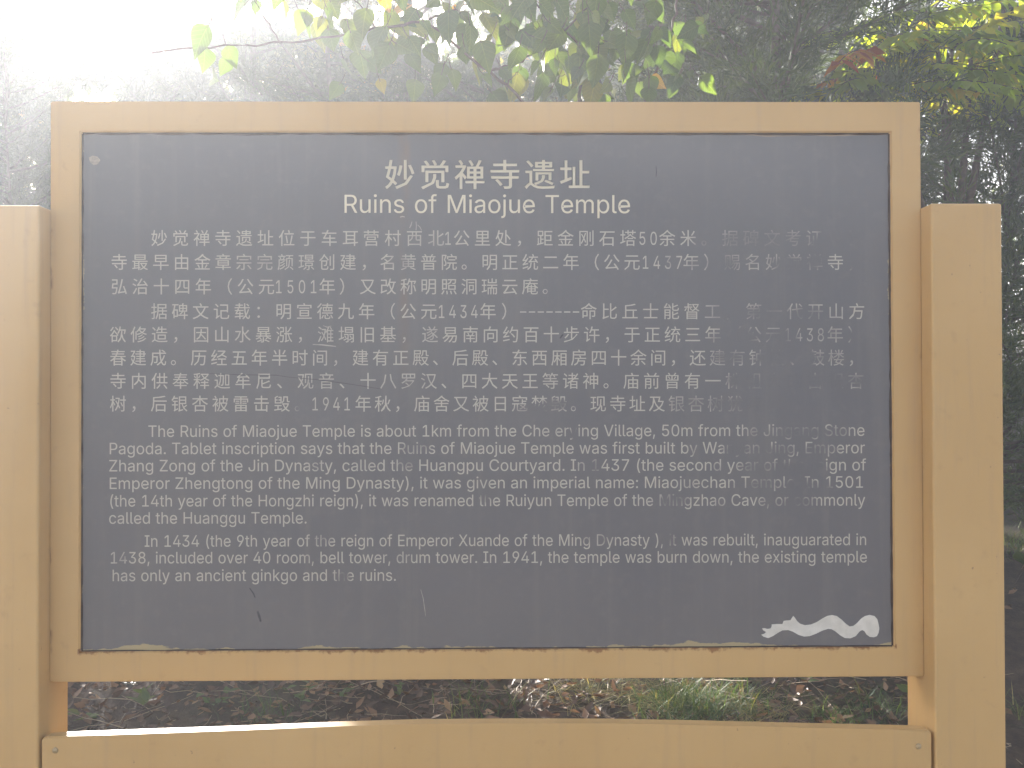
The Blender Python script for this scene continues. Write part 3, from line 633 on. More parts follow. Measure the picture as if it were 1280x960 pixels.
# worn places on the board: (x, y, rx, ry, how much), in photo pixels on the panel
WEAR = [(960, 300, 85, 16, .62), (1080, 298, 35, 14, .85), (1030, 302, 22, 14, .80), (880, 303, 14, 10, .6), (912, 300, 12, 12, .45),
        (905, 328, 28, 14, .60), (990, 330, 34, 12, .72), (1020, 326, 12, 12, .85), (955, 328, 40, 12, .45), (1072, 332, 14, 10, .7), (838, 328, 10, 10, .45), (870, 330, 14, 10, .45),
        (900, 390, 24, 12, .55), (960, 392, 40, 12, .66), (1010, 392, 30, 12, .62), (915, 392, 10, 10, .9), (1050, 390, 20, 12, .30), (820, 388, 25, 14, .25),
        (925, 420, 26, 12, .95), (975, 420, 30, 12, .66), (1030, 420, 40, 12, .45), (970, 424, 12, 12, .85), (1075, 420, 16, 12, .9), (890, 424, 12, 10, .45),
        (915, 447, 26, 12, .62), (970, 447, 28, 13, .92), (1010, 448, 10, 12, .95), (1040, 447, 35, 12, .52), (895, 447, 14, 12, .45),
        (930, 476, 24, 13, .86), (985, 476, 45, 13, .99), (1040, 476, 28, 13, .86), (1075, 476, 14, 10, .66), (895, 470, 12, 8, .3),
        (862, 505, 30, 13, .52), (905, 505, 24, 12, .68), (945, 505, 40, 13, .88), (695, 506, 22, 8, .60), (652, 512, 12, 7, .5), (672, 512, 18, 7, .75), (724, 506, 8, 8, .6),
        (945, 541, 16, 9, .50), (1000, 541, 48, 9, .74), (1045, 540, 20, 9, .55), (700, 540, 30, 9, .30), (718, 541, 5, 9, .9),
        (920, 562, 16, 9, .90), (965, 563, 50, 9, .62), (1025, 562, 26, 9, .66), (870, 562, 12, 9, .45), (522, 560, 24, 9, .45),
        (900, 584, 14, 9, .45), (945, 584, 25, 9, .66), (990, 584, 35, 9, .78), (1020, 584, 16, 9, .85), (745, 583, 7, 9, .8), (726, 583, 9, 9, .4), (508, 582, 18, 9, .45), (398, 582, 14, 9, .40), (455, 582, 24, 9, .32),
        (868, 605, 26, 9, .30), (925, 606, 18, 9, .42), (955, 606, 25, 9, .64), (1000, 606, 20, 9, .86), (1030, 608, 14, 9, .66), (600, 604, 20, 9, .28),
        (838, 626, 24, 9, .66), (905, 627, 20, 9, .32), (965, 628, 20, 9, .52), (995, 628, 26, 9, .64), (1010, 628, 14, 9, .5), (605, 622, 7, 7, .8), (770, 625, 20, 9, .30),
        (400, 674, 18, 9, .45), (745, 674, 24, 9, .48), (835, 674, 12, 9, .7), (390, 698, 12, 9, .4), (500, 697, 30, 9, .34), (428, 720, 10, 9, .62), (150, 722, 20, 8, .25), (150, 697, 14, 9, .40),
        (545, 300, 16, 14, .34), (528, 300, 20, 12, .30), (500, 328, 18, 12, .42), (322, 330, 30, 14, .32), (385, 330, 20, 14, .22), (595, 332, 10, 10, .45), (690, 364, 10, 8, .45), (365, 358, 45, 10, .15),
        (540, 418, 16, 12, .30), (384, 424, 6, 8, .75), (412, 418, 18, 12, .26), (510, 424, 6, 8, .55), (410, 446, 28, 12, .26), (515, 450, 25, 12, .25), (500, 478, 45, 12, .38), (390, 478, 20, 12, .32), (290, 476, 60, 12, .12), (410, 480, 20, 12, .25),
        (376, 508, 10, 8, .6), (400, 505, 14, 12, .32), (690, 476, 14, 12, .30), (585, 505, 25, 12, .22), (665, 390, 40, 6, .25), (305, 420, 18, 12, .2)]
_wx = np.array(WEAR, float)
def wear_at(px, py):
    q = ((px[:, None] - _wx[None, :, 0]) / (_wx[None, :, 2] * 1.15)) ** 2 + ((py[:, None] - _wx[None, :, 1]) / (_wx[None, :, 3] * 1.15)) ** 2
    w = (1.18 * _wx[None, :, 4] * np.exp(-1.1 * q ** 1.5)).max(1)
    return w + 0.02
class Letters:
    def __init__(self): self.px, self.f, self.n, self.lay = [], [], 0, []
    def put(self, v, f, layer=0):
        self.px.append(v); self.lay.append(np.full(len(v), layer)); self.f.append(np.asarray(f, int) + self.n); self.n += len(v)
    def chars(self, segs, yc, size, wsq=1.0, bold=.0, layer=0):
        for text, xa, xb in segs:
            for k, ch in enumerate(text):
                x = xa if len(text) == 1 else xa + (xb - xa) * k / (len(text) - 1)
                if ch.isdigit() or ch == '-':
                    if ch == '-':
                        v = np.array([[-4, -0.8], [4, -0.8], [4, .8], [-4, .8]]); f = [(0, 1, 2), (0, 2, 3)]
                        self.put(np.stack([x + v[:, 0], yc + 1 + v[:, 1]], 1), f); continue
                    _a, parts = latin(ch)
                    s = size * .80 / CAP
                    allx = np.concatenate([v[:, 0] for v, f in parts])
                    cx = (allx.min() + allx.max()) / 2
                    for k2, (v, f) in enumerate(parts):
                        self.put(np.stack([x + (v[:, 0] - cx) * s * .70, yc + size * .42 - v[:, 1] * s], 1), f, k2)
                else:
                    v, f = cjk(ch, bold)
                    if len(v) == 0: continue
                    s = size / .93
                    self.put(np.stack([x + (v[:, 0] - .5) * s * wsq, yc - (v[:, 1] - .382) * s], 1), f, layer)
    def line(self, text, x0, x1, yb0, yb1, cap):
        s = cap / CAP
        sx = s * 1.0
        words = text.split(' ')
        nat = sum(latin(c)[0] for wd in words for c in wd); ns = len(words) - 1
        tot = (x1 - x0)
        # squeeze letters only when the word gaps would close up
        sx = min(s * .985, (tot - ns * .20 * s) / nat) if ns else tot / nat
        gapw = (tot - nat * sx) / ns if ns else 0
        if gapw > .62 * s:
            gapw = .62 * s; sx = (tot - ns * gapw) / nat
        x = x0
        for wd in words:
            for c in wd:
                a, parts = latin(c)
                for k2, (v, f) in enumerate(parts):
                    xx = x + v[:, 0] * sx
                    yb = yb0 + (yb1 - yb0) * (xx - x0) / tot
                    self.put(np.stack([xx, yb - v[:, 1] * s], 1), f, k2)
                x += a * sx
            x += gapw
    def build(self, name, mat, parent, y):
        P = np.concatenate(self.px); F = np.concatenate(self.f)
        D = (np.stack([(P[:, 0] - 640) / FPX, np.ones(len(P)), -(P[:, 1] - 480) / FPX], 1)) @ M.T
        V = CAM + D * ((y - CAM[1]) / D[:, 1])[:, None]
        V[:, 1] -= np.concatenate(self.lay) * .00006      # strokes that cross lie one above the other
        # face the reader
        a, b, c = V[F[:, 0]], V[F[:, 1]], V[F[:, 2]]
        cr = np.cross(b - a, c - a)
        keep = np.linalg.norm(cr, axis=1) > 1e-10
        F, cr = F[keep], cr[keep]
        flip = cr[:, 1] > 0
        F[flip] = F[flip][:, ::-1]
        return link(name, np_mesh(name, V, F, {'wear': wear_at(P[:, 0], P[:, 1])}), mat, parent)
YL = PY - .0004
t1 = Letters(); 
for k in range(3): t1.chars([('妙觉禅寺遗址', 499.8 + (.45, -.45, 0)[k], 718.6 + (.45, -.45, 0)[k])], 217.8 + (0, 0, .5)[k], 36.5, 1.0, .0, k); t1.build('title_lettering', MAT_TITLE, panel, YL)
t2 = Letters(); t2.line('Ruins of Miaojue Temple', 428, 789, 266.0, 266.5, 22.6); t2.build('title_lettering', MAT_TITLE, panel, YL)
ROWS_A = [(297.5, [('妙觉禅寺遗址位于车耳', 199, 438), ('营村西北', 464, 545), ('1', 560, 560), ('公里处，距金刚石', 577, 759), ('塔', 785, 785), ('50', 803, 817), ('余米。据碑文考证，该', 834, 1070)]),
          (327.5, [('寺最早由金章宗完颜璟创建，', 149, 461), ('名黄普院。明正统二年（公元', 485, 790), ('1437', 807, 849), ('年）赐名妙觉禅寺，', 864, 1070)]),
          (358, [('弘治十四年（公元', 149, 333), ('1501', 348.5, 392), ('年）又改称明照洞瑞云庵。', 409, 688)])]
ROWS_B = [(389, [('据碑文记载：明宣德九年（公元', 199, 536), ('1434', 552, 593), ('年）', 610, 637), ('-------', 654, 720), ('命比丘士能督工，第一代开山方', 736, 1071)]),
          (418, [('欲修造，因山水暴涨，滩塌旧基，', 147.5, 511), ('遂易南向约百十步许，于正统三年（公元', 537.5, 967), ('1438', 985, 1026), ('年）', 1044, 1070)]),
          (447, [('春建成。历经五年半时间，建有正', 147.5, 501), ('殿、后殿、东西厢房四十余间，还建有钟楼、鼓楼，', 526, 1070)]),
          (476, [('寺内供奉释迦牟尼、观音、', 147.5, 434), ('十八罗汉、四大天王等诸神。', 460, 764), ('庙前曾有一株粗大的古银杏', 789, 1070)]),
          (504.5, [('树，后银杏被雷击毁。', 147.5, 378), ('1941', 394, 434), ('年秋，庙舍又被日寇焚毁。现寺址及银杏树犹存。', 454, 968)])]
for rows in (ROWS_A, ROWS_B):
    lt = Letters()
    for yc, segs in rows: lt.chars(segs, yc, 20.2, .98)
    lt.build('paragraph_lettering', MAT_TEXT, panel, YL)
EN_A = [("The Ruins of Miaojue Temple is about 1km from the Che erying Village, 50m from the Jingang Stone", 184.5, 1081.5, 546.2, 544.8),
        ("Pagoda. Tablet inscription says that the Ruins of Miaojue Temple was first built by Wanyan Jing, Emperor", 135.5, 1081.5, 567.8, 566.6),
        ("Zhang Zong of the Jin Dynasty, called the Huangpu Courtyard. In 1437 (the second year of the reign of", 135.5, 1083, 589.3, 588.0),
        ("Emperor Zhengtong of the Ming Dynasty), it was given an imperial name: Miaojuechan Temple. In 1501", 135.5, 1080.5, 611.3, 609.6),
        ("(the 14th year of the Hongzhi reign), it was renamed the Ruiyun Temple of the Mingzhao Cave, or commonly", 135.5, 1082, 633.2, 632.0),
        ("called the Huanggu Temple.", 135.5, 384.5, 654.7, 654.4)]
EN_B = [("In 1434 (the 9th year of the reign of Emperor Xuande of the Ming Dynasty ), it was rebuilt, inauguarated in", 180, 1084, 683.5, 681.4),
        ("1438, included over 40 room, bell tower, drum tower. In 1941, the temple was burn down, the existing temple", 136.5, 1084.5, 704.4, 703.0),
        ("has only an ancient ginkgo and the ruins.", 139.4, 496, 726.5, 726.0)]
for rows in (EN_A, EN_B):
    lt = Letters()
    for r in rows: lt.line(r[0], r[1], r[2], r[3], r[4], 14.4)
    lt.build('paragraph_lettering', MAT_TEXT, panel, YL)

def flat_poly(name, pts, mat, y, thick=.0005):
    """a thin paint film of the given outline (photo pixels on the panel) with its real thickness"""
    bm = bmesh.new()
    Q = [at(px, py, PY) for px, py in pts]
    vs = [bm.verts.new((q[0], y, q[2])) for q in Q]
    f = bm.faces.new(vs)
    r = bmesh.ops.extrude_face_region(bm, geom=[f])
    for v in r['geom']:
        if isinstance(v, bmesh.types.BMVert): v.co.y = PY - .0001
    bmesh.ops.triangulate(bm, faces=bm.faces[:])
    return link(name, bm_mesh(name, bm), mat, panel)
# white paint smear that covers something at the lower corner
flat_poly('paint_smear', [(952.5, 785.5), (955.5, 785.2), (959, 786), (963, 785.6), (964.5, 783), (964.5, 780.5), (971, 780), (978, 780), (979.5, 776), (984, 775.5), (988, 775.2), (990, 772), (991.5, 769.8), (993.5, 772), (996, 776), (1000, 779.5), (1006, 781.5), (1014, 780.5), (1021, 777.5), (1028, 773), (1034, 769.8), (1040, 768.8), (1046, 770), (1052, 774.5), (1057, 779.5), (1062, 783), (1066.5, 782.4), (1071, 779), (1076, 773.5), (1081, 770), (1087, 768.6), (1093, 770), (1096.5, 774), (1098, 780), (1099, 785.5), (1098, 791), (1096, 795), (1092, 796.5), (1087, 796), (1083, 793), (1080.5, 789), (1077.5, 787.4), (1074, 789.5), (1069.5, 795), (1063, 797.8), (1056, 797.4), (1050, 794), (1044, 789), (1039, 786.3), (1035, 785.9), (1028, 788), (1020, 792), (1012, 795), (1005, 795.6), (998, 793.5), (991, 789.5), (985, 787.4), (978, 787.8), (972, 791), (966, 795), (960, 797.5), (954, 795.6), (951.5, 793.3), (955.5, 792), (957.5, 790), (954, 787.8)], MAT_SMEAR, PY - .0007)
# scratches and scuffs
def scratch(pts, w, mat):
    pts = np.array(pts, float)
    n = len(pts); tn = np.gradient(pts, axis=0); tn /= np.linalg.norm(tn, axis=1)[:, None] + 1e-9
    nn = np.stack([-tn[:, 1], tn[:, 0]], 1)
    ww = np.array([w * (.35 + .65 * math.sin(math.pi * (i + .5) / n)) for i in range(n)])[:, None] / 2
    flat_poly('scratch', [tuple(p) for p in pts + nn * ww] + [tuple(p) for p in (pts - nn * ww)[::-1]], mat, PY - .0006)
scratch([(391, 430.5), (402, 431), (411, 432), (420, 433)], 1.6, MAT_SCRATCH)
scratch([(404, 407), (409, 409), (414, 407.5)], 1.2, MAT_SCRATCH)
scratch([(512, 285), (514, 281), (515, 277)], 1.2, MAT_SCRATCH)
scratch([(520, 277), (520.5, 282), (520, 288)], 1.2, MAT_SCRATCH)
scratch([(522, 281), (525, 284), (527, 288)], 1.0, MAT_SCRATCH)
scratch([(500, 271.5), (503, 270.6), (506, 271.2)], 1.3, MAT_SCRATCH)
scratch([(526, 737), (529, 748), (531, 762), (532, 770)], .6, MAT_SCRATCH)
scratch([(322, 764), (324, 770), (326, 777)], 3.0, MAT_SCUFF)
scratch([(312, 735), (317, 742), (319, 747)], 1.6, MAT_SCUFF)
scratch([(820, 208), (820.5, 214), (820, 221)], 1.2, MAT_SCUFF)
scratch([(262, 467), (300, 468.5), (345, 469), (362, 471.5)], .8, MAT_SCUFF)
scratch([(362, 471.5), (395, 474.5), (430, 479), (475, 486)], .8, MAT_SCUFF)
scratch([(700, 423), (702, 420), (704, 418)], 2.2, MAT_SCUFF)
flat_poly('paint_chip', [(111, 197), (116, 194.5), (122, 196), (125.5, 200), (123, 205), (117, 206.5), (113, 203)], MAT_CHIP, PY - .0006)

# ------------------------------------------------------------------ leaves and trees
def leaf_template(seg=4, droop=.18, fold=.16):
    """ovate leaf along +x, unit length; (verts, quads)"""
    xs = np.linspace(0, 1, seg + 1)
    w = .37 * np.sin(np.pi * xs ** .66) ** 1.0 * (1 - .25 * xs ** 3); w[0] = .02; w[-1] = .0
    z0 = -droop * xs ** 2
    mid = np.stack([xs, 0 * xs, z0], 1)
    lf = np.stack([xs - .03 * np.sin(np.pi * xs), w, z0 + fold * w], 1)
    rt = lf * np.array([1, -1, 1])
    V = np.concatenate([mid, lf, rt]); n = seg + 1
    F = []
    for i in range(seg):
        F += [(i, i + 1, n + i + 1, n + i), (i + 1, i, 2 * n + i, 2 * n + i + 1)]
    return V, np.array(F)
def frames(dirs, ups):
    d = dirs / (np.linalg.norm(dirs, axis=1)[:, None] + 1e-9)
    s = np.cross(ups, d); s /= np.linalg.norm(s, axis=1)[:, None] + 1e-9
    u = np.cross(d, s)
    return d, s, u
def scatter(T, pos, dirs, ups, size, tint, name, mat, parent, widths=None, smooth=True):
    V, F = T
    d, s, u = frames(dirs, ups)
    k = np.ones(len(pos)) if widths is None else widths
    P = pos[:, None, :] + size[:, None, None] * (V[None, :, 0:1] * d[:, None, :] + V[None, :, 1:2] * k[:, None, None] * s[:, None, :] + V[None, :, 2:3] * u[:, None, :])
    FF = F[None] + (np.arange(len(pos)) * len(V))[:, None, None]
    me = np_mesh(name, P.reshape(-1, 3), FF.reshape(-1, F.shape[1]), {'tint': np.repeat(tint, len(V)), 'along': np.tile(V[:, 0], len(pos)), 'across': np.tile(np.abs(V[:, 1]), len(pos))}, smooth)
    return link(name, me, mat, parent)
QUAD = (np.array([[0, -.5, 0], [.6, -.5, .02], [1, 0, 0], [.6, .5, .02], [0, .5, 0]]) , None)
BLADE = (np.array([[0, -.5, 0], [.75, -.42, -.03], [1, 0, -.06], [.75, .42, -.03], [0, .5, 0]]) , np.array([[0, 1, 2, 3, 4]]))
def unit(v): return v / (np.linalg.norm(v, axis=-1, keepdims=True) + 1e-9)

def conifer(px, Y, height, radius, seed, label, n_limb=110, sprays=46, blades=15, low=.06, trunks=1, blen=(.034, .070), base_x=None, cull=True, tint0=0.0, group='cypress trees on the bank'):
    r = np.random.default_rng(seed)
    x = at(px, 500, Y)[0] if base_x is None else base_x
    base = np.array([x, Y, float(gz(x, Y)) - .05])
    height = min(height, 8.2 - base[2])
    t = empty('cypress_tree', tuple(base)); tag(t, label, 'tree', group)
    TB = Tubes(); pos, dr, up = [], [], []
    for k in range(trunks):
        off = np.array([0, 0, 0]) if trunks == 1 else np.array([math.cos(k * 2.4 + seed), math.sin(k * 2.4 + seed), 0]) * .16
        lean = r.normal(0, .03, 2)
        hh = height * (1 - .12 * k)
        zz = np.linspace(0, hh, 12)
        tp = np.stack([off[0] * (1 + zz * .25) + lean[0] * zz + .03 * np.sin(zz * 1.3 + seed + k), off[1] * (1 + zz * .25) + lean[1] * zz + .03 * np.cos(zz * 1.1 + k), zz], 1)
        r0 = (.055 if trunks == 1 else .035) * height / 6.5
        TB.add(tp, r0 * (1 - zz / hh * .93), 8)
        for i in range(n_limb // trunks):
            f = low + (1 - low) * (i + r.random()) / (n_limb // trunks)
            z = f * hh * .98
            c = np.array([np.interp(z, zz, tp[:, 0]), np.interp(z, zz, tp[:, 1]), z])
            a = r.random() * 2 * math.pi
            prof = (math.sin(math.pi * min(1, .22 + .78 * f)) ** .7 if f < .98 else .15)
            ln = radius * prof * (.55 + .6 * r.random()) + .12
            rise = .15 + .65 * r.random() + .5 * f
            m = 6; s = np.linspace(0, 1, m)
            lp = c + np.stack([np.cos(a + .25 * s * r.normal()) * ln * s, np.sin(a + .25 * s * r.normal()) * ln * s, ln * rise * s ** 1.25 - .06 * ln * s], 1)
            if not (cull and in_gaps(lp + base).any()): TB.add(lp, (.006 + .008 * ln) * (1 - .85 * s), 5)
            ns = int(sprays * (.35 + ln / radius * .65))
            q = np.clip(r.beta(2.0, 1.25, ns), .12, 1.0)
            bp = np.stack([np.interp(q, s, lp[:, j]) for j in range(3)], 1)
            ax = unit(lp[-1] - lp[0])
            sd = unit(ax[None] * .7 + r.normal(0, .55, (ns, 3)) + np.array([0, 0, .12]))
            sl_ = (.10 + .16 * r.random(ns)) * (.7 + .5 * radius)
            for b in range(blades):
                g = (b + .4) / blades
                side = 1 if b % 2 else -1
                nrm = unit(np.cross(sd, r.normal(0, 1, (ns, 3))))
                pos.append(bp + sd * (sl_ * g)[:, None] + r.normal(0, .012, (ns, 3)))
                dr.append(unit(sd + side * .75 * (1 - g * .6) * nrm + r.normal(0, .12, (ns, 3))))
                up.append(r.normal(0, 1, (ns, 3)))
    P = np.concatenate(pos); D = np.concatenate(dr); U = np.concatenate(up)
    link('trunk', TB.mesh('trunk'), MAT_BARK, t)
    if cull:
        keep = ~in_gaps(P + base); P, D, U = P[keep], D[keep], U[keep]
    n = len(P)
    sz = r.uniform(blen[0], blen[1], n)
    wd = r.uniform(.10, .155, n)
    tint = np.clip(r.beta(1.6, 2.2, n) * .75 + tint0 + .25 * np.sin(P[:, 2] * 1.7 + P[:, 0] * 2.1) * .5, 0, 1)
    scatter(BLADE, P, D, U, sz, tint, 'crown', MAT_CYP, t, wd, False)
    return t

conifer(905, 4.4, 6.6, 1.05, 11, 'dark feathery cypress rising above the centre of the board top', trunks=1, low=.14)
conifer(1010, 4.9, 7.2, 1.15, 12, 'three stemmed dark cypress with bare lower trunks beside the yellow sumac', trunks=3, low=.20, n_limb=150)
conifer(1215, 3.9, 3.1, 1.0, 13, 'low bushy dark cypress filling the space over the shorter post top', trunks=1, low=.04, n_limb=120, sprays=60)
conifer(1400, 5.0, 6.5, 1.2, 14, 'tall dark cypress at the edge past the outer post', trunks=1, low=.05)
conifer(965, 2.7, 5.6, .85, 25, 'nearest cypress with fine drooping sprays right behind the board top', trunks=1, low=.36, n_limb=120, sprays=64)
conifer(925, 3.9, 6.4, .95, 23, 'feathery cypress one step behind the nearest cypress', trunks=1, low=.22, n_limb=130, sprays=60)
conifer(870, 5.6, 7.0, 1.0, 24, 'slim cypress half screened by two nearer cypresses', trunks=1, low=.12)
conifer(548, 7.4, 7.9, 1.3, 26, 'cypress closing the gap between the glare cypresses and the English title', trunks=1, low=.08)
conifer(640, 6.3, 7.5, 1.2, 15, 'tall cypress behind the broadleaf shrub over the English title', trunks=1, low=.10)
conifer(455, 7.0, 7.8, 1.35, 16, 'cypress in the glare behind the long thin twig', trunks=2, low=.08)
conifer(300, 7.6, 7.4, 1.3, 17, 'cypress fading into the sun glare over the panel corner', trunks=1, low=.06)
conifer(20, 6.4, 3.7, 1.25, 18, 'short hazy cypress above the post nearest the sun', trunks=1, low=.04)
conifer(-110, 6.9, 3.9, 1.3, 19, 'short cypress at the edge beyond the post nearest the sun', trunks=1, low=.04)
conifer(150, 8.2, 4.4, 1.4, 20, 'low cypress directly below the sun glare', trunks=1, low=.04)
conifer(780, 8.2, 8.4, 1.5, 21, 'far cypress glimpsed between the broad leaves and the dark cypress', trunks=1, low=.05)

# far wood: three kinds of tree copied along the ridge
def far_tree(seed, base=None, top=7.0, cull=False):
    r = np.random.default_rng(seed)
    base = np.zeros(3) if base is None else base
    t = empty('woodland_tree', tuple(base))
    H = top - base[2]; sc = H / 8.5
    TB = Tubes(); zz = np.linspace(0, H, 10)
    TB.add(np.stack([.15 * np.sin(zz * .7 + seed) * zz / H, .15 * np.cos(zz * .6) * zz / H, zz], 1), .12 * (1 - zz / H * .93), 7)
    pos = []
    for i in range(66):
        f = .10 + .88 * (i + r.random()) / 66; a = r.random() * 6.283; z = f * H * .96
        ln = (2.1 * math.sin(math.pi * min(.97, .25 + .72 * f)) ** .7) * (.55 + .55 * r.random()) * (.4 + .6 * sc)
        s = np.linspace(0, 1, 6)
        lp = np.stack([np.cos(a) * ln * s, np.sin(a) * ln * s, z + np.minimum(ln * (.5 * s - .1 * s * s), H - z)], 1)
        if not (cull and in_gaps(lp + base).any()): TB.add(lp, .024 * (1 - .9 * s) + .003, 4)
        q = r.uniform(.2, 1, 120)
        pos.append(np.stack([np.interp(q, s, lp[:, j]) for j in range(3)], 1) + r.normal(0, .2, (120, 3)))
    P = np.concatenate(pos); P = P[P[:, 2] < H]
    if cull: P = P[~in_gaps(P + base)]
    n = len(P)
    link('trunk', TB.mesh('trunk'), MAT_BARK, t)
    scatter(leaf_template(2), P, unit(r.normal(0, 1, (n, 3)) + np.array([0, 0, -.4])), r.normal(0, 1, (n, 3)), r.uniform(.09, .17, n), np.clip(r.beta(1.5, 2.0, n) + (seed % 3 - 1) * .12, 0, 1), 'crown', MAT_BROAD, t)
    return t
protos = [far_tree(31), far_tree(32)]
spots = [(830, 12.6), (930, 11.6), (1030, 13), (1360, 12.6), (1000, 16.5), (780, 16.5), (600, 16), (400, 16)]
WOOD_LABEL = 'green deciduous tree of the wood far behind the cypresses'
for i, (px, Y) in enumerate(spots):
    p0 = protos[i % 2]
    if i < 2: o = p0
    else:
        o = p0.copy(); COL.objects.link(o)
        for ch in p0.children:
            c = ch.copy(); COL.objects.link(c); c.parent = o
    x = at(px, 480, Y)[0]
    o.location = (x, Y, float(gz(x, Y)) - .05)
    o.rotation_euler = (0, 0, i * 1.7); s = .72 + .14 * ((i * 7) % 5) / 5; o.scale = (s, s, s)
    tag(o, WOOD_LABEL, 'tree', 'trees of the far wood')
for i, (px, Y) in enumerate([(-420, 9.2), (-290, 10.4), (-170, 9.0), (-50, 10.2), (60, 9.0), (170, 10.4), (270, 9.2), (370, 10.2), (460, 9.0), (550, 10.3), (650, 9.3), (740, 10.5)]):  # tall row added to keep the sun off the air behind the sign
    x = at(px, 480, Y)[0]
    o = far_tree(300 + i, np.array([x, Y, float(gz(x, Y)) - .05]), 7.6 + .7 * ((i * 3) % 4) / 4, True)
    tag(o, 'leafy tree added behind the cypresses to block the low sun', 'tree', 'trees added to block the sun')

# broadleaf shrub close behind the sign, its twigs reaching over the board
def broadleaf():
    r = np.random.default_rng(41)
    Yb = 1.55
    root = at(1152, 900, Yb); base = np.array([root[0], Yb, float(gz(root[0], Yb)) - .03])
    t = empty('broadleaf_shrub', tuple(base)); tag(t, 'broad leaved shrub whose thin twigs and drooping big leaves hang over the board top', 'shrub')
    TB = Tubes(); leaves = []
    def br(pts, r0, r1, Ys):
        P = np.array([at(px, py, y) for (px, py), y in zip(pts, Ys)])
        k = np.linspace(0, 1, len(P)); kk = np.linspace(0, 1, len(P) * 5)
        Q = np.stack([np.interp(kk, k, P[:, j]) for j in range(3)], 1)
        # soften the corners
        for _ in range(3): Q[1:-1] = (Q[:-2] + 2 * Q[1:-1] + Q[2:]) / 4
        Q[1:-1] += r.normal(0, .0025, Q[1:-1].shape)
        TB.add(Q - base, np.linspace(r0, r1, len(Q)), 6)
        return Q
    B = []
    B.append(br([(1152, 1010), (1149, 850), (960, 560), (716, 420), (690, 220), (660, 126), (600, 82), (536, 24), (470, 36), (415, 47), (350, 54), (290, 56), (190, 66)],   .007, .0025, [Yb, 1.55, 1.55, 1.5, 1.45, 1.4, 1.4, 1.35, 1.3, 1.3, 1.25, 1.25, 1.2]))
    B.append(br([(716, 420), (722, 230), (724, 120), (728, 62), (742, 20), (760, -40)], .009, .003, [1.5, 1.55, 1.6, 1.65, 1.7, 1.75]))
    B.append(br([(960, 560), (800, 320), (804, 124), (824, 80), (842, 28), (850, -20), (862, -90)],   .006, .004, [1.55, 1.7, 1.8, 1.8, 1.85, 1.9, 1.95]))
    B.append(br([(608, 88), (640, 82), (672, 66), (700, 42), (742, 4), (765, -40)], .0045, .0015, [1.4, 1.42, 1.45, 1.45, 1.5, 1.5]))
    B.append(br([(724, 92), (742, 70), (760, 66)], .003, .0012, [1.62, 1.6, 1.55]))
    B.append(br([(728, 60), (690, 22), (668, 2), (640, -40)], .004, .0015, [1.65, 1.6, 1.6, 1.55]))
    B.append(br([(536, 24), (600, 2), (660, -30)], .003, .001, [1.35, 1.4, 1.4]))
    B.append(br([(470, 36), (440, -5), (400, -50)], .003, .001, [1.3, 1.35, 1.4]))
    B.append(br([(350, 54), (330, 20), (300, -30)], .0025, .001, [1.25, 1.25, 1.3]))
    B.append(br([(632, 108), (640, 96), (652, 84)], .002, .001, [1.38, 1.36, 1.34]))
    for bi, Q in enumerate(B):
        n = [70, 46, 46, 28, 8, 30, 26, 14, 8, 0][bi]
        for _ in range(n):
            i = r.integers(0, len(Q))
            if bi == 0 and Q[i][0] < -.55 and r.random() < .6: continue
            if bi in (0, 1, 2) and Q[i][2] < ZC + FH / 2 - .05 and r.random() < .93: continue
            leaves.append(Q[i] + np.array([r.normal(0, .07), r.normal(0, .10), r.normal(-.015, .05)]))
    # hanging clusters of large leaves, each at its own place in the crown
    for (px, py, n, sp) in ((640, 40, 8, 30), (700, 70, 9, 28), (745, 95, 11, 28), (800, 95, 10, 22), (800, 30, 7, 24), (830, 60, 6, 20), (850, 105, 7, 18), (760, 60, 6, 24), (690, 110, 5, 20), (580, 30, 6, 26), (520, 60, 7, 24), (450, 60, 5, 30), (400, 40, 4, 30), (660, 10, 8, 28), (740, 20, 8, 26), (480, 70, 3, 24), (430, 20, 3, 26), (600, 70, 2, 20)):
        for _ in range(n):
            leaves.append(at(px + r.normal(0, sp), py + r.normal(0, sp * .75) - 14, 1.5 + r.normal(0, .16)))
    P = np.array(leaves); P = P[~in_gaps(P, .5)]
    n = len(P)
    D = unit(np.stack([r.normal(0, .55, n), r.normal(0, .45, n), -.9 + r.normal(0, .35, n)], 1))
    U = unit(np.stack([r.normal(0, .45, n), -1 + r.normal(0, .45, n), .35 + r.normal(0, .4, n)], 1))
    sz = .040 + .074 * r.beta(1.6, 1.5, n)
    tint = np.clip(r.beta(2.0, 2.2, n) * .86 + (r.random(n) < .05) * .4, 0, 1)
    for p, d, s in zip(P, D, sz):
        TB.add(np.stack([p - base - d * .028 + np.array([0, 0, .008]), p - base - d * .012, p - base + d * .01]), .0011, 4)
    link('trunk', TB.mesh('trunk'), MAT_TWIG, t)
    scatter(leaf_template(7, .22, .2), P - base, D, U, sz, tint, 'crown', MAT_BROAD, t)
broadleaf()

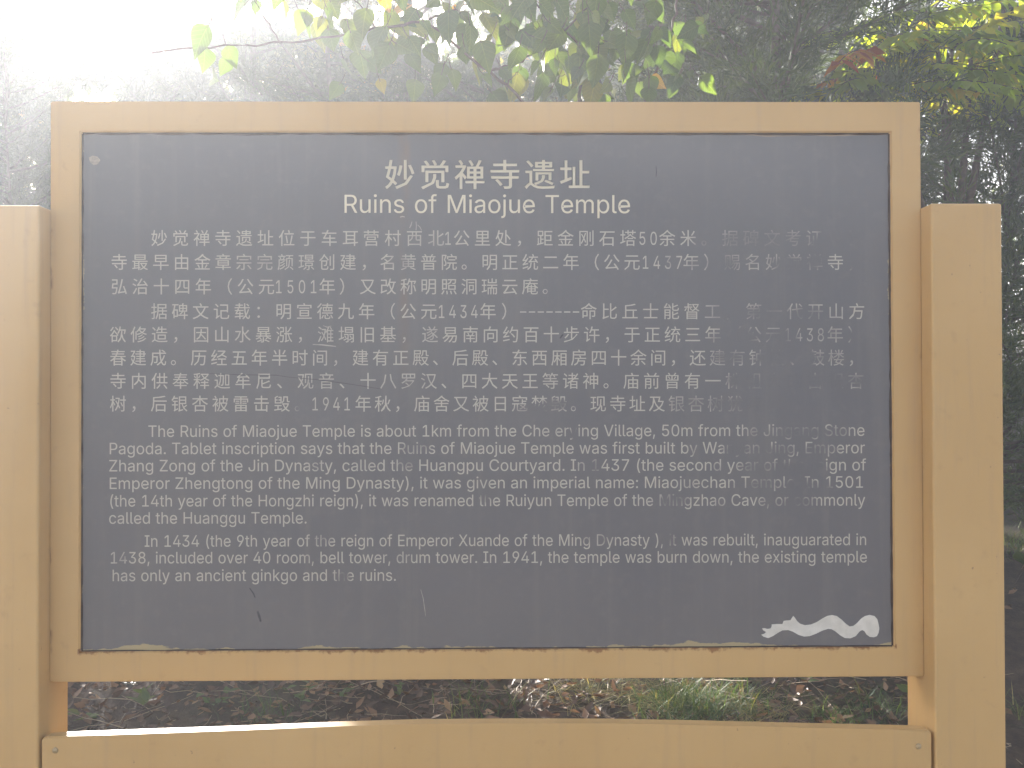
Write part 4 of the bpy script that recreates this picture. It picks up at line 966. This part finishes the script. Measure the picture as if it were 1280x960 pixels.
# sumac with long pinnate leaves turning yellow
def sumac(px, Y, top_px, n_leaf, seed, label, spread, group=None):
    r = np.random.default_rng(seed)
    x = at(px, 500, Y)[0]; base = np.array([x, Y, float(gz(x, Y)) - .04])
    t = empty('sumac_tree', tuple(base)); tag(t, label, 'tree', group)
    TB = Tubes(); TL, LP, LD, LU, LS, LT = Tubes(), [], [], [], [], []
    tips = [at(a, b, Y + r.normal(0, .15)) for a, b in top_px]
    fork = base * .45 + np.mean(tips, axis=0) * .55; fork[:2] = base[:2] + (np.mean(tips, axis=0)[:2] - base[:2]) * .4
    TB.add(np.linspace(base, fork, 6) - base, np.linspace(.045, .03, 6), 7)
    for tip in tips:
        mid = (fork + tip) / 2 + r.normal(0, .06, 3)
        q = np.linspace(0, 1, 8)[:, None]
        pts = (1 - q) ** 2 * fork + 2 * q * (1 - q) * mid + q * q * tip
        TB.add(pts - base, np.linspace(.026, .008, 8), 6)
        for k in range(n_leaf):
            a = r.random() * 6.283
            st = pts[r.integers(6, 8)]
            out_ = np.array([math.cos(a), math.sin(a) * .8, .35 * r.random() - .05])
            ln = r.uniform(.42, .70) * spread
            s = np.linspace(0, 1, 9)
            rp = st + unit(out_)[None] * (ln * s)[:, None] + np.array([0, 0, -1])[None] * (.30 * ln * s ** 2)[:, None]
            TB.add(rp - base, .0032 * (1 - .7 * s) + .0008, 4)
            tone = np.clip(r.beta(1.8, 2.0) + (r.random() < .06) * .5, 0, 1)
            for j in range(13):
                g = .16 + .84 * j / 12
                c = np.array([np.interp(g, s, rp[:, m]) for m in range(3)])
                fw = unit(rp[-1] - rp[0]); sd = unit(np.cross(fw, np.array([0, 0, 1])))
                for sg in ((1, -1) if j < 12 else (0,)):
                    LP.append(c); LD.append(unit(fw * .45 + sg * sd + np.array([0, 0, -.55]) + r.normal(0, .15, 3)) if sg else fw)
                    LU.append(np.array([0, -.35, 1.0]) + r.normal(0, .4, 3)); LS.append(ln * .21 * (1 - .45 * abs(g - .5)) * r.uniform(.85, 1.1)); LT.append(np.clip(tone + r.normal(0, .08), 0, 1))
    P = np.array(LP); kp = ~in_gaps(P, 1.1)
    link('trunk', TB.mesh('trunk'), MAT_TWIG, t)
    scatter(leaf_template(3, .12, .12), P[kp] - base, np.array(LD)[kp], np.array(LU)[kp], np.array(LS)[kp], np.array(LT)[kp], 'crown', MAT_SUMAC, t, np.full(kp.sum(), .62))
sumac(1195, 3.0, ((1120, 45), (1165, 15), (1215, 35), (1255, 10), (1190, 60), (1095, 72)), 12, 51, 'yellow green sumac with long feathery leaves beside the board corner', .9)
sumac(1330, 5.6, ((1270, 60), (1240, 95), (1310, 20)), 10, 52, 'second yellowing sumac half hidden by the tall edge cypress', 1.0)
sumac(880, 6.9, ((850, 90), (890, 70), (930, 110), (960, 95)), 7, 53, 'reddish tipped sumac glimpsed low under the dark cypress', .9)
sumac(1020, 6.4, ((990, 105), (1050, 100), (1085, 95)), 8, 54, 'small sunlit sumac between the thin cypress stems', .8)

# ------------------------------------------------------------------ undergrowth, litter, grass
def blade_mesh(P, D, Ln, Wd, bend, tint, name, mat, parent):
    """curved grass blades: 3 quads each, tapering"""
    n = len(P); s = np.array([0, .35, .7, 1.0]); w = np.array([1, .85, .55, .06])
    h = unit(np.stack([D[:, 0], D[:, 1], 0 * D[:, 0]], 1))
    side = np.stack([-h[:, 1], h[:, 0], 0 * h[:, 0]], 1)
    pts = P[:, None, :] + D[:, None, :] * (Ln[:, None] * s[None])[..., None] + h[:, None, :] * (bend * Ln)[:, None, None] * (s ** 2)[None, :, None] - np.array([0, 0, 1]) * ((bend * Ln)[:, None] * .75 * s[None] ** 2)[..., None]
    a = pts + side[:, None, :] * (Wd[:, None] * w[None])[..., None] / 2
    b = pts - side[:, None, :] * (Wd[:, None] * w[None])[..., None] / 2
    V = np.stack([a, b], 2).reshape(n, 8, 3)
    F = np.array([[0, 1, 3, 2], [2, 3, 5, 4], [4, 5, 7, 6]])
    FF = F[None] + (np.arange(n) * 8)[:, None, None]
    return link(name, np_mesh(name, V.reshape(-1, 3), FF.reshape(-1, 4), {'tint': np.repeat(tint, 8)}, True), mat, parent)
def grass_tuft(px, py, n, rad, ln, label, seed, tint=(.0, .95), lift=.9):
    r = np.random.default_rng(seed)
    c = ground_at(px, py); c[2] = float(gz(c[0], c[1])) - .005
    o_P = np.stack([r.normal(0, rad * .35, n), r.normal(0, rad * .3, n), np.zeros(n)], 1)
    for i in range(n): o_P[i, 2] = float(gz(c[0] + o_P[i, 0], c[1] + o_P[i, 1])) - c[2] - .004
    a = r.random(n) * 6.283; tl = r.uniform(.05, .75, n)
    D = unit(np.stack([np.cos(a) * tl, np.sin(a) * tl, np.full(n, lift)], 1))
    o = blade_mesh(o_P, D, ln * r.uniform(.55, 1.15, n), r.uniform(.0025, .0048, n), r.uniform(.15, .75, n), tint[0] + (tint[1] - tint[0]) * r.beta(1.6, 2.0, n), 'grass_tuft', MAT_GRASS, None)
    o.location = c
    tag(o, label, 'grass', 'grass tufts behind the board')
    return o
grass_tuft(862, 894, 520, .24, .20, 'rounded sunlit tuft of fine green grass in the gap under the frame', 61)
grass_tuft(925, 880, 150, .16, .17, 'thin pale grass clump just beside the rounded sunlit tuft', 62, (.2, 1.0))
grass_tuft(1090, 892, 150, .22, .16, 'loose bright green grass near the narrow post foot in the gap', 63, (.0, .9), .6)
grass_tuft(1040, 905, 90, .16, .14, 'short sparse grass between the sunlit tuft and the loose bright grass', 64, (.1, .9), .6)
grass_tuft(600, 893, 90, .24, .17, 'thin dull grass under the middle of the board', 65, (.2, 1.0))
grass_tuft(330, 897, 70, .22, .15, 'sparse shaded grass behind the sunlit part of the lower board', 66, (.0, .8))
grass_tuft(1275, 690, 160, .30, .26, 'tall pale green grass far up the bank past the outer post', 67, (.3, 1.0))
grass_tuft(1278, 900, 50, .2, .15, 'scattered dry grass at the foot of the outer post', 68, (.5, 1.0))

def weed(px, py, n, h, size, label, seed, up=.6, tint=.3):
    r = np.random.default_rng(seed)
    c = ground_at(px, py); c[2] = float(gz(c[0], c[1])) - .004
    t = empty('weed_plant', tuple(c)); tag(t, label, 'plant', 'weeds on the bank')
    TB = Tubes(); P, D = [], []
    for s in range(max(2, n // 4)):
        a = r.random() * 6.283; q = np.linspace(0, 1, 5)
        e = np.array([math.cos(a) * h * .5, math.sin(a) * h * .4, h * r.uniform(.6, 1.1)])
        pts = q[:, None] * e[None] + np.array([0, 0, .1 * h]) * np.sin(q * math.pi)[:, None]
        TB.add(pts, .0016 * (1 - .6 * q), 5)
        for k in range(4):
            g = r.uniform(.35, 1); P.append(np.array([np.interp(g, q, pts[:, j]) for j in range(3)]))
            b = r.random() * 6.283; D.append(np.array([math.cos(b), math.sin(b), up * r.uniform(.3, 1.2)]))
    P, D = np.array(P), unit(np.array(D)); m = len(P)
    link('stem', TB.mesh('stem'), MAT_TWIG, t)
    scatter(leaf_template(4, .2, .15), P, D, np.tile([0, 0, 1.0], (m, 1)) + r.normal(0, .3, (m, 3)), size * r.uniform(.6, 1.2, m), np.clip(tint + r.normal(0, .12, m), 0, .8), 'leaves', MAT_BROAD, t, np.full(m, .8))
weed(175, 893, 8, .10, .07, 'upright bright green seedling close to the sunlit board end', 71, 1.6, .62)
weed(106, 903, 6, .05, .06, 'small round leaved green seedling against the post foot', 72, .5, .6)
weed(270, 892, 12, .12, .045, 'dark leafy weed a little along from the bright seedling', 73, .6, .2)
weed(375, 888, 14, .14, .055, 'shaded leafy weed with pointed leaves under the panel', 74, .7, .3)
weed(420, 893, 10, .12, .05, 'second shaded leafy weed touching the pointed leaved one', 75, .7, .25)
weed(500, 880, 8, .11, .04, 'small dull weed in the shade before the dry twigs', 76, .6, .35)
weed(1130, 885, 14, .14, .06, 'bright leafy weed next to the narrow post foot', 77, .8, .6)
weed(1000, 868, 10, .12, .045, 'dark green weed beyond the dry grass ridge', 78, .6, .15)
weed(1268, 730, 10, .30, .17, 'broad green weed on the bank past the outer post', 79, 1.2, .5)
weed(1275, 640, 22, .45, .10, 'leafy sunlit weed high on the bank past the outer post', 80, .8, .65)

def litter():
    r = np.random.default_rng(81)
    n = 9000
    x = np.concatenate([r.uniform(-1.9, 1.9, 6500), r.uniform(-4, 4, 2500)]); y = np.concatenate([r.uniform(1.3, 3.6, 6500), r.uniform(.2, 7, 2500)])
    P = np.stack([x, y, gz(x, y) + r.uniform(.002, .03, n)], 1)
    a = r.random(n) * 6.283
    D = unit(np.stack([np.cos(a), np.sin(a), r.normal(0, .28, n)], 1))
    U = np.tile([0, 0, 1.0], (n, 1)) + r.normal(0, .45, (n, 3))
    sz = r.uniform(.022, .065, n)
    o = scatter(leaf_template(3, -.35, .35), P, D, U, sz, r.beta(1.5, 2.0, n), 'leaf_litter', MAT_LITTER, None, np.full(n, .8))
    tag(o, 'brown fallen leaves carpeting the bank under the trees', 'fallen leaves', kind='stuff')
    # dry stalks and fallen twigs
    T = Tubes()
    for i in range(620):
        xx = r.uniform(-1.9, 2.0); yy = r.uniform(1.4, 3.6)
        a = r.random() * 6.283; ln = r.uniform(.06, .34)
        q = np.linspace(0, 1, 5)
        rise = r.uniform(0, .35) * ln
        pts = np.stack([xx + math.cos(a) * ln * q + r.normal(0, .006, 5), yy + math.sin(a) * ln * q + r.normal(0, .006, 5), gz(xx, yy) + .012 + rise * q + r.normal(0, .004, 5)], 1)
        T.add(pts, r.uniform(.0007, .0024) * (1 - .5 * q), 4)
    o = link('twig_debris', T.mesh('twig_debris'), mat_simple('dry_stalk', (.20, .14, .09), (.45, .34, .21), 3.0, .5, 0, .4))
    tag(o, 'dry broken twigs and pale stalks lying over the fallen leaves', 'twigs', kind='stuff')
    # dead grass ridge beside the tuft
    m = 1700
    cpx = r.uniform(700, 985, m); cpy = 862 + (cpx - 740).clip(0) * .16 + r.normal(0, 9, m)
    G = np.array([ground_at(a_, b_) for a_, b_ in zip(cpx[::6], cpy[::6])])
    G = np.repeat(G, 6, axis=0)[:m] + np.stack([r.normal(0, .05, len(np.repeat(G, 6, axis=0)[:m])), r.normal(0, .05, len(np.repeat(G, 6, axis=0)[:m])), np.zeros(len(np.repeat(G, 6, axis=0)[:m]))], 1)
    m = len(G); G[:, 2] = gz(G[:, 0], G[:, 1]) + .004
    a = r.random(m) * 6.283
    D = unit(np.stack([np.cos(a), np.sin(a), r.uniform(.05, .8, m)], 1))
    o = blade_mesh(G, D, r.uniform(.05, .19, m), r.uniform(.0015, .004, m), r.uniform(.0, .4, m), r.uniform(.75, 1.0, m), 'dead_grass', MAT_GRASS, None)
    tag(o, 'straw coloured dead grass matted beside the sunlit tuft', 'dead grass', kind='stuff')
litter()

# ------------------------------------------------------------------ scattering volume added to the air to imitate veiling lens glare
def glare_haze():
    m, t = new_mat('glare_haze')
    v = N(t, 'ShaderNodeVolumePrincipled')
    v.inputs['Color'].default_value = (.90, .935, 1.0, 1)
    v.inputs['Density'].default_value = GLARE_DENSITY
    v.inputs['Anisotropy'].default_value = GLARE_G
    o = N(t, 'ShaderNodeOutputMaterial'); L(t, v.outputs[0], o.inputs['Volume'])
    bm = box_bm((-170, -70, -1.3), (170, 170, 8.6))
    ob = link('glare_haze', bm_mesh('glare_haze', bm), m)
    tag(ob, 'scattering volume added to the air to imitate veiling lens glare', 'glare_haze', kind='stuff')
glare_haze()
